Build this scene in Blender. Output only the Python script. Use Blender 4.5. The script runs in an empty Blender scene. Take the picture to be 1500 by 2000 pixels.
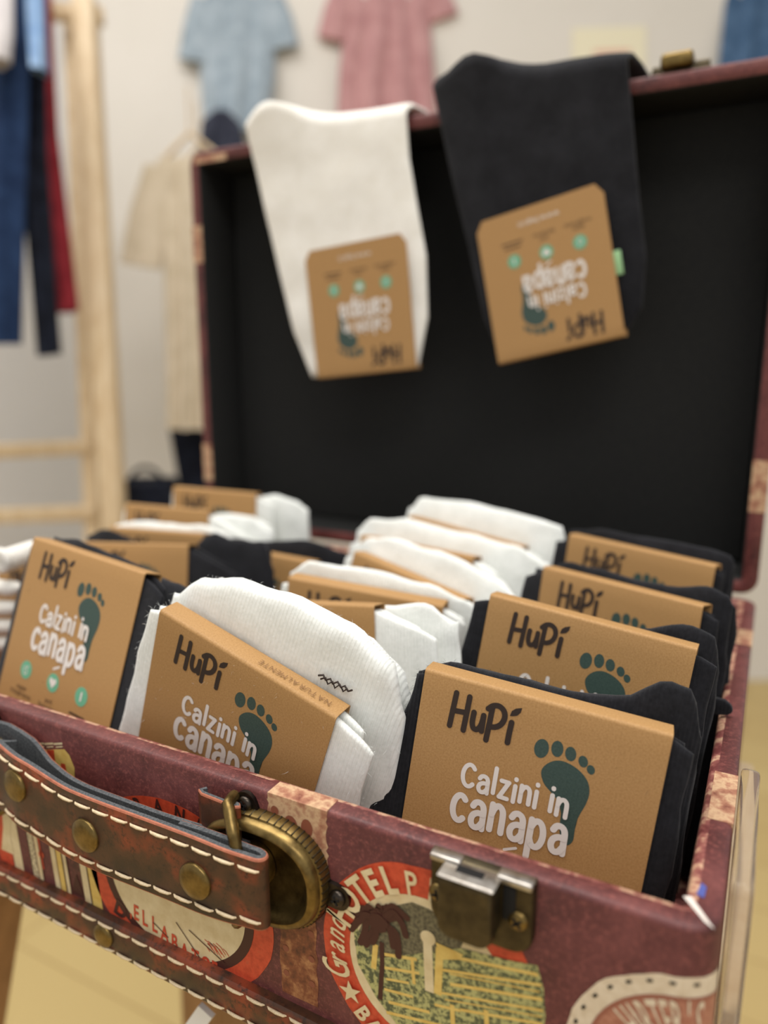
import bpy, bmesh, math, random
from mathutils import Vector, Matrix, noise
random.seed(7)
scn = bpy.context.scene
COL = scn.collection
# ------------------------------------------------------------------ camera / light / exposure
S = 0.14            # one working unit (camera height above the case rim) in metres
ZC = 1.0            # camera height above the floor
F, HY, VX = 1450.0, 708.0, 1525.0
pitch = math.atan((1000-HY)/F); yaw = math.atan((VX-750)/math.hypot(F, 1000-HY))
FWD = Vector((-math.sin(yaw)*math.cos(pitch), math.cos(yaw)*math.cos(pitch), -math.sin(pitch)))
RGT = Vector((math.cos(yaw), math.sin(yaw), 0)); UPV = RGT.cross(FWD)
cam_d = bpy.data.cameras.new('camera'); cam = bpy.data.objects.new('camera', cam_d); COL.objects.link(cam)
M = Matrix((RGT, UPV, -FWD)).transposed().to_4x4(); M.translation = (0, 0, ZC); cam.matrix_world = M
cam_d.sensor_fit = 'VERTICAL'; cam_d.sensor_height = 36; cam_d.lens = F/2000*36; cam_d.clip_start = 0.01
cam_d.dof.use_dof = True; cam_d.dof.focus_distance = 1.86*S; cam_d.dof.aperture_fstop = 26.1/5.8
scn.camera = cam
world = bpy.data.worlds.new('world'); scn.world = world; world.use_nodes = True
world.node_tree.nodes['Background'].inputs[0].default_value = (1.0, 1.0, 0.995, 1)
world.node_tree.nodes['Background'].inputs[1].default_value = 0.55
def area(name, loc, rot, sx, sy, power, col=(1, .975, .94)):
    l = bpy.data.lights.new(name, 'AREA'); l.shape = 'RECTANGLE'; l.size = sx; l.size_y = sy; l.energy = power; l.color = col
    o = bpy.data.objects.new(name, l); COL.objects.link(o); o.location = loc; o.rotation_euler = rot; return o
area('ceiling_lamp_light', (-0.35, 0.15, 2.75), (0, 0, yaw), 1.4, 0.6, 27)
area('ceiling_lamp_light', (-1.5, 0.5, 2.75), (0, 0, yaw), 1.4, 0.6, 17)
area('ceiling_lamp_light', (0.9, -0.8, 2.75), (0, 0, yaw), 1.4, 0.8, 26)
scn.view_settings.view_transform = 'Standard'; scn.view_settings.look = 'None'
scn.view_settings.gamma = 1; scn.view_settings.use_curve_mapping = False; scn.view_settings.exposure = 0.12
# ------------------------------------------------------------------ helpers
def ray(x, y): return FWD*F + RGT*(x-750) - UPV*(y-1000)
def onY(x, y, Y): r = ray(x, y); return r*(Y/r.y)                 # pixel -> point (units) on the plane Y
def fp(x, y): p = onY(x, y, 1.285); return (p.x, p.z)             # pixel -> front face of the case
def wd(p): return Vector((p[0]*S, p[1]*S, p[2]*S+ZC))
def atD(x, y, d): r = ray(x, y).normalized(); t = d/(r.dot(FWD)); return r*t+Vector((0, 0, ZC))   # metres at depth d
def srgb(r, g, b):
    f = lambda c: (c/255/12.92) if c/255 <= .04045 else ((c/255+.055)/1.055)**2.4
    return (f(r), f(g), f(b), 1)
class MB:
    def __init__(s): s.v = []; s.f = []; s.m = []; s.sm = []
    def add(s, vs, fs, mi=0, smooth=True):
        o = len(s.v); s.v += [tuple(v) for v in vs]
        for f in fs: s.f.append([i+o for i in f]); s.m.append(mi); s.sm.append(smooth)
    def box(s, a, b, mi=0):
        x0, y0, z0 = a; x1, y1, z1 = b
        s.add([(x0,y0,z0),(x1,y0,z0),(x1,y1,z0),(x0,y1,z0),(x0,y0,z1),(x1,y0,z1),(x1,y1,z1),(x0,y1,z1)],
              [(0,3,2,1),(4,5,6,7),(0,1,5,4),(1,2,6,5),(2,3,7,6),(3,0,4,7)], mi, False)
    def loft(s, rings, mi=0, cap0=True, cap1=True, closed=True, smooth=True):
        n = len(rings[0]); vs = [p for r in rings for p in r]; fs = []
        for i in range(len(rings)-1):
            for j in range(n if closed else n-1):
                k = (j+1) % n; fs.append((i*n+j, i*n+k, (i+1)*n+k, (i+1)*n+j))
        s.add(vs, fs, mi, smooth)
        if cap0: s.add(rings[0], [tuple(range(n))[::-1]], mi, False)
        if cap1: s.add(rings[-1], [tuple(range(n))], mi, False)
    def tube(s, pts, r, n=8, mi=0, closed=False):
        pts = [Vector(p) for p in pts]; rings = []; up = Vector((0.13, 0.21, 1)).normalized()
        N = len(pts)
        for i, p in enumerate(pts):
            a = pts[(i-1) % N] if (closed or i > 0) else p; b = pts[(i+1) % N] if (closed or i < N-1) else p
            t = (b-a).normalized(); x = t.cross(up)
            if x.length < .05: x = t.cross(Vector((1, 0, 0)))
            x.normalize(); y = x.cross(t); rr = r(i/(N-1)) if callable(r) else r
            rings.append([p+(x*math.cos(k*2*math.pi/n)+y*math.sin(k*2*math.pi/n))*rr for k in range(n)])
        if closed: rings.append(rings[0])
        s.loft(rings, mi, not closed, not closed)
    def lathe(s, o, axis, prof, n=24, mi=0):      # prof: (radius, height along axis)
        o = Vector(o); a = Vector(axis).normalized(); x = a.orthogonal().normalized(); y = a.cross(x)
        rings = [[o+a*h+(x*math.cos(k*2*math.pi/n)+y*math.sin(k*2*math.pi/n))*max(r, 1e-6) for k in range(n)] for r, h in prof]
        s.loft(rings, mi, True, True)
    def build(s, name, mats, parent=None, sharp=None, bevel=None, origin=None, remove_doubles=False):
        me = bpy.data.meshes.new(name); off = Vector(origin) if origin is not None else Vector((0, 0, 0))
        me.from_pydata([Vector(v)-off for v in s.v], [], s.f)
        if not isinstance(mats, (list, tuple)): mats = [mats]
        for m in mats: me.materials.append(m)
        me.polygons.foreach_set('material_index', s.m); me.polygons.foreach_set('use_smooth', s.sm)
        if bevel or remove_doubles:
            bm = bmesh.new(); bm.from_mesh(me); bmesh.ops.remove_doubles(bm, verts=bm.verts, dist=1e-6)
            if bevel:
                ed = [e for e in bm.edges if len(e.link_faces) == 2 and e.calc_face_angle(0) > .6]
                bmesh.ops.bevel(bm, geom=ed, offset=bevel, segments=2, affect='EDGES', profile=.5, clamp_overlap=True)
                for f in bm.faces: f.smooth = True
            bmesh.ops.recalc_face_normals(bm, faces=bm.faces); bm.to_mesh(me); bm.free()
        if sharp: me.set_sharp_from_angle(angle=math.radians(sharp))
        me.update()
        return link(name, me, parent)
def link(name, me, parent=None, loc=None, rot=None):
    o = bpy.data.objects.new(name, me); COL.objects.link(o)
    if parent is not None: o.parent = parent
    if loc is not None: o.location = loc
    if rot is not None: o.rotation_euler = rot
    return o
def tag(o, label, cat, group=None):
    o['label'] = label; o['category'] = cat
    if group: o['group'] = group
    return o
def thing(name, label, cat, loc=(0, 0, 0), group=None):
    o = bpy.data.objects.new(name, None); COL.objects.link(o); o.empty_display_size = .02; o.location = loc
    return tag(o, label, cat, group)
def struct(o): o['kind'] = 'structure'; return o
def interp(tab, x):
    if x <= tab[0][0]: return tab[0][1]
    for (a, va), (b, vb) in zip(tab, tab[1:]):
        if x <= b:
            t = (x-a)/(b-a); t = t*t*(3-2*t); return va+(vb-va)*t
    return tab[-1][1]
def lerp(a, b, t): return a+(b-a)*t
# ------------------------------------------------------------------ materials
def nodes(name, rough=.6, metal=0., spec=.5):
    m = bpy.data.materials.new(name); m.use_nodes = True; nt = m.node_tree; b = nt.nodes['Principled BSDF']
    b.inputs['Roughness'].default_value = rough; b.inputs['Metallic'].default_value = metal
    b.inputs['Specular IOR Level'].default_value = spec
    return m, nt, b
def N(nt, t, **kw):
    n = nt.nodes.new(t)
    for k, v in kw.items():
        if k in n.inputs: n.inputs[k].default_value = v
        else: setattr(n, k, v)
    return n
def coords(nt, scale=(1, 1, 1)):
    tc = N(nt, 'ShaderNodeTexCoord'); mp = N(nt, 'ShaderNodeMapping'); mp.inputs['Scale'].default_value = scale
    nt.links.new(tc.outputs['Object'], mp.inputs[0]); return mp.outputs[0]
def ramp(nt, src, stops):
    r = N(nt, 'ShaderNodeValToRGB'); e = r.color_ramp.elements
    while len(e) < len(stops): e.new(.5)
    for el, (p, c) in zip(e, stops): el.position = p; el.color = c
    nt.links.new(src, r.inputs[0]); return r.outputs[0]
def bump(nt, b, src, strength, dist):
    n = N(nt, 'ShaderNodeBump'); n.inputs['Strength'].default_value = strength; n.inputs['Distance'].default_value = dist
    nt.links.new(src, n.inputs['Height']); nt.links.new(n.outputs[0], b.inputs['Normal'])
def noisetex(nt, co, scale, detail=4, rough=.6):
    n = N(nt, 'ShaderNodeTexNoise', Scale=scale, Detail=detail, Roughness=rough); nt.links.new(co, n.inputs['Vector']); return n.outputs['Fac']
def mottled(name, stops, scale, rough=.6, metal=0., bumpd=0., detail=5, stretch=(1, 1, 1), spec=.5, bscale=None, brough=.6):
    m, nt, b = nodes(name, rough, metal, spec); co = coords(nt, stretch); n = noisetex(nt, co, scale, detail, brough)
    nt.links.new(ramp(nt, n, stops), b.inputs['Base Color'])
    if bumpd: bump(nt, b, noisetex(nt, co, bscale or scale*3, 3), .6, bumpd)
    return m
def flat(name, c, rough=.6, metal=0., spec=.4):
    m, nt, b = nodes(name, rough, metal, spec); b.inputs['Base Color'].default_value = c; return m
G = srgb
M_kraft = mottled('kraft_card', [(.25, G(154,115,68)), (.55, G(173,133,84)), (.8, G(184,145,96))], 1500, .62, 0, .00004, 6, spec=.35)
M_ink = flat('dark_print', G(48,36,30), .6); M_green = mottled('green_print', [(.3, G(44,64,58)), (.7, G(62,82,74))], 1500, .6)
M_white_ink = flat('white_print', G(222,214,206), .6); M_mint = flat('mint_print', G(104,170,136), .6); M_cap = flat('caption_print', G(70,50,36), .6)
def knit(name, c0, c1, ribs, sheen, rough=.95, amp=.00035):
    m, nt, b = nodes(name, rough, 0, .15); co = coords(nt)
    n = noisetex(nt, co, 700, 4)
    n2 = noisetex(nt, co, 60, 3)
    mx = N(nt, 'ShaderNodeMath', operation='ADD'); mul = N(nt, 'ShaderNodeMath', operation='MULTIPLY'); mul.inputs[1].default_value = .5
    nt.links.new(n, mx.inputs[0]); nt.links.new(n2, mx.inputs[1]); nt.links.new(mx.outputs[0], mul.inputs[0])
    nt.links.new(ramp(nt, mul.outputs[0], [(.35, c0), (.62, c1)]), b.inputs['Base Color'])
    w = N(nt, 'ShaderNodeTexWave', wave_type='BANDS', bands_direction='X'); w.inputs['Scale'].default_value = ribs; w.inputs['Distortion'].default_value = 1.2
    w.inputs['Detail'].default_value = 1; w.inputs['Detail Scale'].default_value = 40
    nt.links.new(co, w.inputs['Vector'])
    a = N(nt, 'ShaderNodeMath', operation='ADD'); nt.links.new(w.outputs['Fac'], a.inputs[0]); nt.links.new(n, a.inputs[1])
    bump(nt, b, a.outputs[0], .45, amp)
    b.inputs['Sheen Weight'].default_value = sheen; b.inputs['Sheen Roughness'].default_value = .5
    return m
M_sockw = knit('white_knit', G(226,228,222), G(244,245,240), 210, .15)
M_sockc = knit('cream_knit', G(230,225,214), G(242,238,230), 120, .15)
M_sockd = knit('black_knit', G(17,17,20), G(34,34,38), 230, .12)
M_lint_w = flat('white_fibre', G(238,239,235), .9, 0, .1); M_lint_d = flat('black_fibre', G(40,40,44), .9, 0, .1)
def maroon(name):
    m, nt, b = nodes(name, .5, 0, .45); co = coords(nt, (1, 1, 1))
    n = noisetex(nt, co, 45, 6, .65); c = ramp(nt, n, [(.3, G(62,28,27)), (.48, G(88,42,40)), (.72, G(112,60,56))])
    s = noisetex(nt, co, 520, 6, .8); f = ramp(nt, s, [(.5, (0, 0, 0, 1)), (.72, (1, 1, 1, 1))])
    mx = N(nt, 'ShaderNodeMix', data_type='RGBA'); nt.links.new(f, mx.inputs['Factor']); nt.links.new(c, mx.inputs['A']); mx.inputs['B'].default_value = G(140,78,70)
    nt.links.new(mx.outputs['Result'], b.inputs['Base Color'])
    r = ramp(nt, n, [(.3, (.42, .42, .42, 1)), (.7, (.6, .6, .6, 1))]); nt.links.new(r, b.inputs['Roughness'])
    bump(nt, b, noisetex(nt, co, 1100, 5), .6, .0002); return m
M_maroon = maroon('maroon_leather_paper')
M_marble = mottled('marbled_paper', [(.36, G(98,44,42)), (.48, G(140,82,74)), (.56, G(196,158,128)), (.66, G(150,88,78)), (.8, G(96,48,50))], 130, .55, 0, .00008, 4)
M_band = mottled('printed_band', [(.3, G(120,66,52)), (.44, G(168,118,92)), (.56, G(200,166,130)), (.75, G(146,90,70))], 170, .5, 0, .00006, 5)
M_bandr = mottled('rusty_band', [(.3, G(72,34,22)), (.5, G(124,68,42)), (.68, G(172,120,78))], 260, .5, 0, .00006, 6)
def leather():
    m, nt, b = nodes('brown_leather', .42, 0, .5); co = coords(nt)
    n = noisetex(nt, co, 38, 3, .6); base = ramp(nt, n, [(.34, G(48,31,20)), (.5, G(76,45,28)), (.6, G(124,54,30)), (.72, G(150,66,36))])
    s = noisetex(nt, co, 330, 5, .75); f = ramp(nt, s, [(.5, (0, 0, 0, 1)), (.66, (1, 1, 1, 1))])
    mx = N(nt, 'ShaderNodeMix', data_type='RGBA'); nt.links.new(f, mx.inputs['Factor']); nt.links.new(base, mx.inputs['A']); mx.inputs['B'].default_value = G(44,27,18)
    nt.links.new(mx.outputs['Result'], b.inputs['Base Color']); bump(nt, b, noisetex(nt, co, 1500, 4), .5, .00012); return m
M_leather = leather()
M_leather_edge = mottled('leather_cut_edge', [(.3, G(150,84,60)), (.7, G(182,112,84))], 400, .7)
M_felt = mottled('grey_felt_core', [(.35, G(58,60,63)), (.65, G(96,98,99))], 1500, .95, 0, .0001)
M_thread = mottled('cream_thread', [(.3, G(196,172,136)), (.7, G(228,208,174))], 1500, .8, 0, .00008)
M_brass = mottled('aged_brass', [(.3, G(84,68,38)), (.55, G(128,106,62)), (.8, G(152,128,80))], 160, .36, .9, .00003, 5)
M_brass_d = mottled('dark_brass', [(.3, G(58,51,40)), (.7, G(94,84,64))], 160, .4, .9, .00003, 5)
M_gun = mottled('gunmetal', [(.3, G(44,38,34)), (.7, G(78,70,62))], 200, .32, .9)
M_chrome = mottled('worn_nickel', [(.3, G(150,140,128)), (.7, G(206,200,192))], 200, .3, .9)
M_slot = flat('dark_recess', G(14,12,11), .8)
M_lining = mottled('black_lining', [(.3, G(26,26,26)), (.7, G(34,34,32))], 300, .75, 0, .00006, spec=.25)
M_pine = mottled('pine_wood', [(.3, G(186,158,120)), (.5, G(202,178,142)), (.75, G(214,194,162))], 14, .55, 0, .0003, 5, (6, 6, .6))
M_wooddark = mottled('brown_wood', [(.3, G(142,104,64)), (.6, G(170,128,84))], 14, .55, 0, .0002, 5, (6, 6, .6))
M_white = flat('white_paint', G(236,234,230), .5)
# ------------------------------------------------------------------ the room
HV = Vector((FWD.x, FWD.y, 0)).normalized()          # horizontal viewing direction; the back wall stands square to it
M_wall = mottled('wall_plaster', [(.3, G(216,210,200)), (.7, G(222,216,207))], 3, .9)
M_wall2 = mottled('wall_plaster_cool', [(.3, G(216,214,211)), (.7, G(222,220,218))], 3, .9)
def floor_mat():
    m, nt, b = nodes('oak_floor', .4, 0, .5); co = coords(nt)
    br = N(nt, 'ShaderNodeTexBrick'); br.inputs['Scale'].default_value = 1; br.inputs['Brick Width'].default_value = 1.1; br.inputs['Row Height'].default_value = .14
    br.inputs['Mortar Size'].default_value = .0015; br.inputs['Color1'].default_value = G(188,162,106); br.inputs['Color2'].default_value = G(196,172,116); br.inputs['Mortar'].default_value = G(150,120,72)
    nt.links.new(co, br.inputs['Vector']); nt.links.new(br.outputs['Color'], b.inputs['Base Color']); return m
M_floor = floor_mat()
def wallquad(name, a, b, z0, z1, m, th=.06, nrm=None):
    a = Vector(a); b = Vector(b); d = (b-a).normalized(); n = Vector((-d.y, d.x, 0)) if nrm is None else nrm
    q = MB(); vs = [(p.x, p.y, z) for z in (z0, z1) for p in (a, b, b+n*th, a+n*th)]
    q.add(vs, [(0,1,2,3),(4,7,6,5),(0,4,5,1),(1,5,6,2),(2,6,7,3),(3,7,4,0)], 0, False); return struct(q.build(name, m, remove_doubles=True))
q = MB(); q.box((-5, -3, -.05), (5, 5, 0)); struct(q.build('floor', M_floor))
DW = 2.23
cB = HV*DW; R2 = Vector((RGT.x, RGT.y, 0))
cornerL = cB-R2*0.80; cornerR = cB+R2*2.2
wallquad('wall_back', cornerL, cornerR, 0, 2.8, M_wall, nrm=HV)
dirL = (-HV*1.0 - R2*.62).normalized()
wallquad('wall_left', cornerL+dirL*3.0, cornerL, 0, 2.8, M_wall2, nrm=-(Vector((-dirL.y, dirL.x, 0)) if Vector((-dirL.y, dirL.x, 0)).dot(R2) > 0 else Vector((dirL.y, -dirL.x, 0))))
# ------------------------------------------------------------------ the suitcase
X0, X1, Y0, Y1, ZB, ZR = -3.04, 0.0, 1.285, 3.45, -1.672, -1.0
case = thing('suitcase', 'open vintage maroon suitcase printed with hotel stickers, full of socks', 'suitcase', wd((-1.52, 2.37, ZB)))
CO = case.location.copy()
def cb(mb, name, mats, parent=case, **kw): return mb.build(name, mats, parent, origin=CO, **kw)
RC = .07
def loop(x0, x1, a0, a1, r, n=5):
    pts = []
    for cx, ca, t0 in ((x1-r, a1-r, 0), (x0+r, a1-r, 90), (x0+r, a0+r, 180), (x1-r, a0+r, 270)):
        for i in range(n+1):
            t = math.radians(t0+90*i/n); pts.append((cx+r*math.cos(t), ca+r*math.sin(t)))
    return pts
def shell(levels, x0, x1, a0, a1, place):
    rings = []
    for inset, h in levels:
        r = max(RC-inset, .012); rings.append([place(p[0], p[1], h) for p in loop(x0+inset, x1-inset, a0+inset, a1-inset, r)])
    return rings
pl = lambda x, a, h: wd((x, a, h))
lv = [(0, ZB), (0, ZR-.012), (.004, ZR-.003), (.012, ZR), (.046, ZR), (.06, ZR-.004), (.066, ZR-.014), (.066, ZB+.03)]
rg = shell(lv, X0, X1, Y0, Y1, pl); b = MB()
b.loft(rg[:5], 0, True, False); b.loft(rg[4:], 1, False, True)
body = cb(b, 'base_shell', [M_maroon, M_marble], remove_doubles=True, sharp=50)
LZ0, LZ1, LY0, LY1 = -.985, 1.15, 3.45, 3.78
pl2 = lambda x, a, h: wd((x, h, a))
lv = [(0, LY1), (0, LY0+.012), (.004, LY0+.003), (.012, LY0), (.062, LY0), (.07, LY0+.01), (.07, LY1-.03)]
rg = shell(lv, X0, X1, LZ0, LZ1, pl2); b = MB()
b.loft(rg[:5], 0, True, False); b.loft(rg[4:], 1, False, True)
lid = cb(b, 'lid', [M_maroon, M_lining], remove_doubles=True, sharp=50)
# black lining board of the lid
b = MB(); b.box(wd((X0+.085, LY1-.05, LZ0+.085)), wd((X1-.085, LY1-.034, LZ1-.085))); cb(b, 'lining_board', M_lining, lid)
# ---- flat print on the front face: map (x, z, level) onto the face, following the rounded corner
def face(x, z, k=1):
    e = .0008*k
    xs = X1-RC
    if x <= xs: return wd((x, Y0-e, z))
    t = (x-xs)/RC; return wd((xs+(RC+e)*math.sin(t), Y0+RC-(RC+e)*math.cos(t), z))
def poly2(mb, pts, k, mi, fn=face):
    n = len(pts); cx = sum(p[0] for p in pts)/n; cz = sum(p[1] for p in pts)/n
    mb.add([fn(x, z, k) for x, z in pts]+[fn(cx, cz, k)], [(i, (i+1) % n, n) for i in range(n)], mi, False)
def ngon2(mb, pts, k, mi, fn=face):
    bm = bmesh.new(); vs = [bm.verts.new((x, 0, z)) for x, z in pts]; bm.faces.new(vs); r = bmesh.ops.triangulate(bm, faces=bm.faces[:])
    bm.verts.index_update(); mb.add([fn(v.co.x, v.co.z, k) for v in bm.verts], [[v.index for v in f.verts] for f in bm.faces], mi, False); bm.free()
def disc2(mb, c, r0, r1, k, mi, a0=0, a1=360, n=48, rim=0., fn=face, ell=1., zmin=None):
    nr = 5
    vs = []; fs = []
    for i in range(n+1):
        a = math.radians(lerp(a0, a1, i/n)); w = 1+rim*noise.noise(Vector((math.cos(a)*6, math.sin(a)*6, c[0]*9)))
        for j in range(nr+1):
            r = lerp(r0, r1*w, j/nr); vs.append(fn(c[0]+r*math.cos(a), c[1]+r*math.sin(a)*ell, k))
    for i in range(n):
        for j in range(nr): p = i*(nr+1)+j; fs.append((p, p+1, p+nr+2, p+nr+1))
    mb.add(vs, fs, mi, False)
def smooth_poly(P, n=4):
    if len(P) < 3: return [Vector(p) for p in P]
    out = []
    for i in range(len(P)-1):
        p1, p2 = Vector(P[i]), Vector(P[i+1]); p0 = Vector(P[i-1]) if i else p1*2-p2; p3 = Vector(P[i+2]) if i+2 < len(P) else p2*2-p1
        for k in range(n): t = k/n; out.append(.5*((2*p1)+(p2-p0)*t+(2*p0-5*p1+4*p2-p3)*t*t+(3*p1-p0-3*p2+p3)*t**3))
    return out+[Vector(P[-1])]
def stroke2(mb, pts, w, k, mi, fn=None, caps=True, smooth=False):
    """flat pen stroke as one strip without overlaps, with round ends"""
    fn = fn or face
    ps = [Vector((p[0], p[1])) for p in pts]; ps = [p for i, p in enumerate(ps) if i == 0 or (p-ps[i-1]).length > 1e-6]
    if len(ps) < 2: return
    if smooth: ps = smooth_poly(ps)
    n = len(ps); L = []; Rr = []
    for i in range(n):
        a = (ps[i]-ps[i-1]).normalized() if i else None; c = (ps[i+1]-ps[i]).normalized() if i < n-1 else None
        t = (a+c) if (a is not None and c is not None) else (a if a is not None else c)
        if t.length < 1e-6: t = c
        t = t.normalized(); nn = Vector((-t.y, t.x)); f = 1.
        if a is not None and c is not None: f = min(1.25, 1/max(.3, t.dot(c)))
        L.append(ps[i]+nn*w/2*f); Rr.append(ps[i]-nn*w/2*f)
    mb.add([fn(*p, k) for p in L]+[fn(*p, k) for p in Rr], [(i, n+i, n+i+1, i+1) for i in range(n-1)], mi, False)
    if caps:
        for p, d in ((ps[0], (ps[0]-ps[1]).normalized()), (ps[-1], (ps[-1]-ps[-2]).normalized())):
            a0 = math.atan2(d.y, d.x); mb.add([fn(p.x+w/2*math.cos(a0+math.radians(-90+22.5*q)), p.y+w/2*math.sin(a0+math.radians(-90+22.5*q)), k) for q in range(9)], [tuple(range(9))], mi, False)
_glyph = {}
def glyph(ch, bold=0.):
    key = (ch, bold)
    if key not in _glyph:
        cu = bpy.data.curves.new('glyph', 'FONT'); cu.body = ch; cu.resolution_u = 3; cu.offset = bold; cu.size = 1
        o = bpy.data.objects.new('glyph', cu); COL.objects.link(o); bpy.context.view_layer.update()
        me = bpy.data.meshes.new_from_object(o.evaluated_get(bpy.context.evaluated_depsgraph_get()))
        vs = [(v.co.x, v.co.y) for v in me.vertices]; fs = [list(p.vertices) for p in me.polygons]
        bpy.data.objects.remove(o); bpy.data.meshes.remove(me); bpy.data.curves.remove(cu)
        xs = [v[0] for v in vs] or [0, .3]
        _glyph[key] = (vs, fs, min(xs), max(xs))
    return _glyph[key]
def letter(mb, ch, o, ang, size, k, mi, fn=face, bold=0., sx=1., taper=0., shear=0.):
    vs, fs, x0, x1 = glyph(ch, bold); xc = (x0+x1)/2; ca, sa = math.cos(ang), math.sin(ang); out = []
    for x, y in vs:
        u = (x-xc)*size*sx*(1+taper*(y-.36)); v = y*size; u += shear*v; out.append(fn(o[0]+u*ca-v*sa, o[1]+u*sa+v*ca, k))
    mb.add(out, fs, mi, False); return (x1-x0)*size*sx
def textline(mb, s, o, ang, size, k, mi, fn=face, bold=0., sx=1., gap=.12, center=False, shear=0.):
    ws = [(.3 if c == ' ' else glyph(c, bold)[3]-glyph(c, bold)[2])*size*sx for c in s]; g = gap*size
    tot = sum(ws)+g*(len(s)-1); x = -tot/2 if center else 0
    for c, w in zip(s, ws):
        if c != ' ':
            xm = x+w/2; letter(mb, c, (o[0]+xm*math.cos(ang), o[1]+xm*math.sin(ang)), ang, size, k, mi, fn, bold, sx, 0, shear)
        x += w+g
# printed bands on the front
b = MB()
def frect(mb, x0, x1, z0, z1, k, mi, jag=.004, n=14):
    L = [(x0+random.uniform(-jag, jag), lerp(z0, z1, i/n)) for i in range(n+1)]; Rr = [(x1+random.uniform(-jag, jag), lerp(z0, z1, i/n)) for i in range(n+1)]
    for i in range(n): mb.add([face(*p, k) for p in (L[i], Rr[i], Rr[i+1], L[i+1])], [(0, 1, 2, 3)], mi, False)
frect(b, -.985, -.82, -1.165, -1.016, 1, 0); frect(b, -.96, -.855, -1.54, -1.165, 1, 1)
for z in (-1.2, -1.27, -1.34, -1.41, -1.48):
    for x in (-.945, -.87): disc2(b, (x, z), 0, .009, 2, 2, n=12)
disc2(b, (-.965, -1.04), 0, .011, 2, 2, n=14)
for x, z, r in ((-.92, -1.07, .02), (-.875, -1.06, .016), (-.9, -1.12, .014)): disc2(b, (x, z), 0, r, 2, 2, n=14, ell=1.5)
cb(b, 'printed_band', [M_band, M_bandr, flat('rust_print', G(132,74,54), .5)], body)
# bands printed over the rim and on the lid frame
def slabpatch(parent, a, bb): m = MB(); m.box(wd(a), wd(bb)); cb(m, 'printed_band', M_band, parent)
slabpatch(body, (-.985, Y0-.001, ZR-.02), (-.82, Y0+.05, ZR+.0012))
slabpatch(body, (-.052, 1.66, ZR-.02), (.001, 1.88, ZR+.0012)); slabpatch(body, (-.052, 2.85, ZR-.02), (.001, 3.02, ZR+.0012))
slabpatch(lid, (-.064, LY0-.0012, -.62), (.001, LY0+.05, -.40))
slabpatch(lid, (X0-.001, LY0-.0012, .56), (X0+.064, LY0+.05, .76)); slabpatch(lid, (X0-.001, LY0-.0012, -.7), (X0+.064, LY0+.05, -.48))
slabpatch(lid, (X0+.03, LY0-.0012, LZ1-.064), (X0+.26, LY0+.05, LZ1-.03))
# white torn paper mitre and blue pen mark at the front right corner of the rim
b = MB(); zt = ZR+.0015
b.add([wd(p) for p in ((-.072, Y0+.082, zt), (-.058, Y0+.09, zt), (-.02, Y0+.03, zt), (-.012, Y0+.018, zt), (-.03, Y0+.03, zt))], [(0, 4, 3, 2, 1)], 0, False)
b.add([wd(p) for p in ((-.0672, Y0+.075, ZR-.012), (-.0672, Y0+.4, ZR-.02), (-.0672, Y0+.4, ZR-.075), (-.0672, Y0+.075, ZR-.1))], [(0, 1, 2, 3)], 0, False)
cb(b, 'torn_paper', flat('bare_paper', G(216,206,196), .8), body)
b = MB(); b.add([wd(p) for p in ((-.05, Y0+.1, zt), (-.036, Y0+.095, zt), (-.034, Y0+.13, zt), (-.044, Y0+.14, zt))], [(0, 1, 2, 3)], 0, False)
cb(b, 'pen_mark', flat('blue_ink', G(74,84,150), .6), body)
# ---- stickers
M_red = mottled('red_print', [(.3, G(176,58,32)), (.6, G(204,76,46)), (.8, G(170,84,56))], 420, .5)
M_cream = mottled('cream_print', [(.3, G(206,184,140)), (.7, G(224,206,166))], 200, .5)
M_mount = mottled('mountain_print', [(.4, G(72,66,52)), (.6, G(120,112,84))], 900, .5, detail=6)
M_lawn = mottled('lawn_print', [(.44, G(78,84,58)), (.56, G(176,172,112))], 700, .5, detail=6)
M_yel = mottled('yellow_print', [(.3, G(206,168,82)), (.7, G(226,196,112))], 250, .5)
M_dbrown = flat('brown_print', G(66,30,26), .5); M_black = flat('black_print', G(24,18,16), .5)
HC = (-.572, -1.322)
b = MB()
disc2(b, HC, .188, .262, 1, 0, 20, 352, 64, .02); disc2(b, HC, 0, .19, 2, 1, 0, 360, 48)
# scenery extends to the torn right edge
ngon2(b, [fp(*p) for p in ((815,1848),(880,1840),(960,1868),(1050,1885),(1062,1930),(1066,1985),(1058,2035),(930,2070),(820,2040))], 1.5, 3)
ngon2(b, [fp(*p) for p in ((712,1795),(735,1783),(770,1768),(806,1761),(838,1774),(880,1800),(905,1840),(890,1870),(760,1880),(700,1870),(693,1835))], 3, 2)
ngon2(b, [fp(*p) for p in ((690,1800),(712,1830),(730,1870),(760,1868),(900,1850),(1040,1885),(1050,2020),(800,2030),(735,1945),(700,1880))], 3.5, 3)
for (ax, ay, bx, by, w) in ((752,1862,815,1872,9),(752,1888,820,1899,8),(755,1910,800,1918,7),(752,1930,808,1945,8),(760,1955,840,1975,9),
        (862,1862,1052,1902,9),(850,1890,1058,1922,8),(880,1920,1060,1950,9),(850,1935,1062,1972,7),(900,1970,1060,1998,8),(850,1960,900,1972,8),(756,1975,900,2010,9),(880,1900,1055,1935,4),(870,1950,1060,1984,4)):
    stroke2(b, [fp(ax, ay), fp(bx, by)], w*.0009, 4, 4, caps=False)
for (ax, ay, bx, by, w) in ((735,1842,731,1890,15),(806,1870,810,1920,9),(836,1832,840,1935,24),(860,1850,856,1940,20),(884,1960,886,2000,12),(950,1970,952,2000,12)):
    stroke2(b, [fp(ax, ay), fp(bx, by)], w*.0009, 4.5, 4 if ax != 836 else 1, caps=False)
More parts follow.
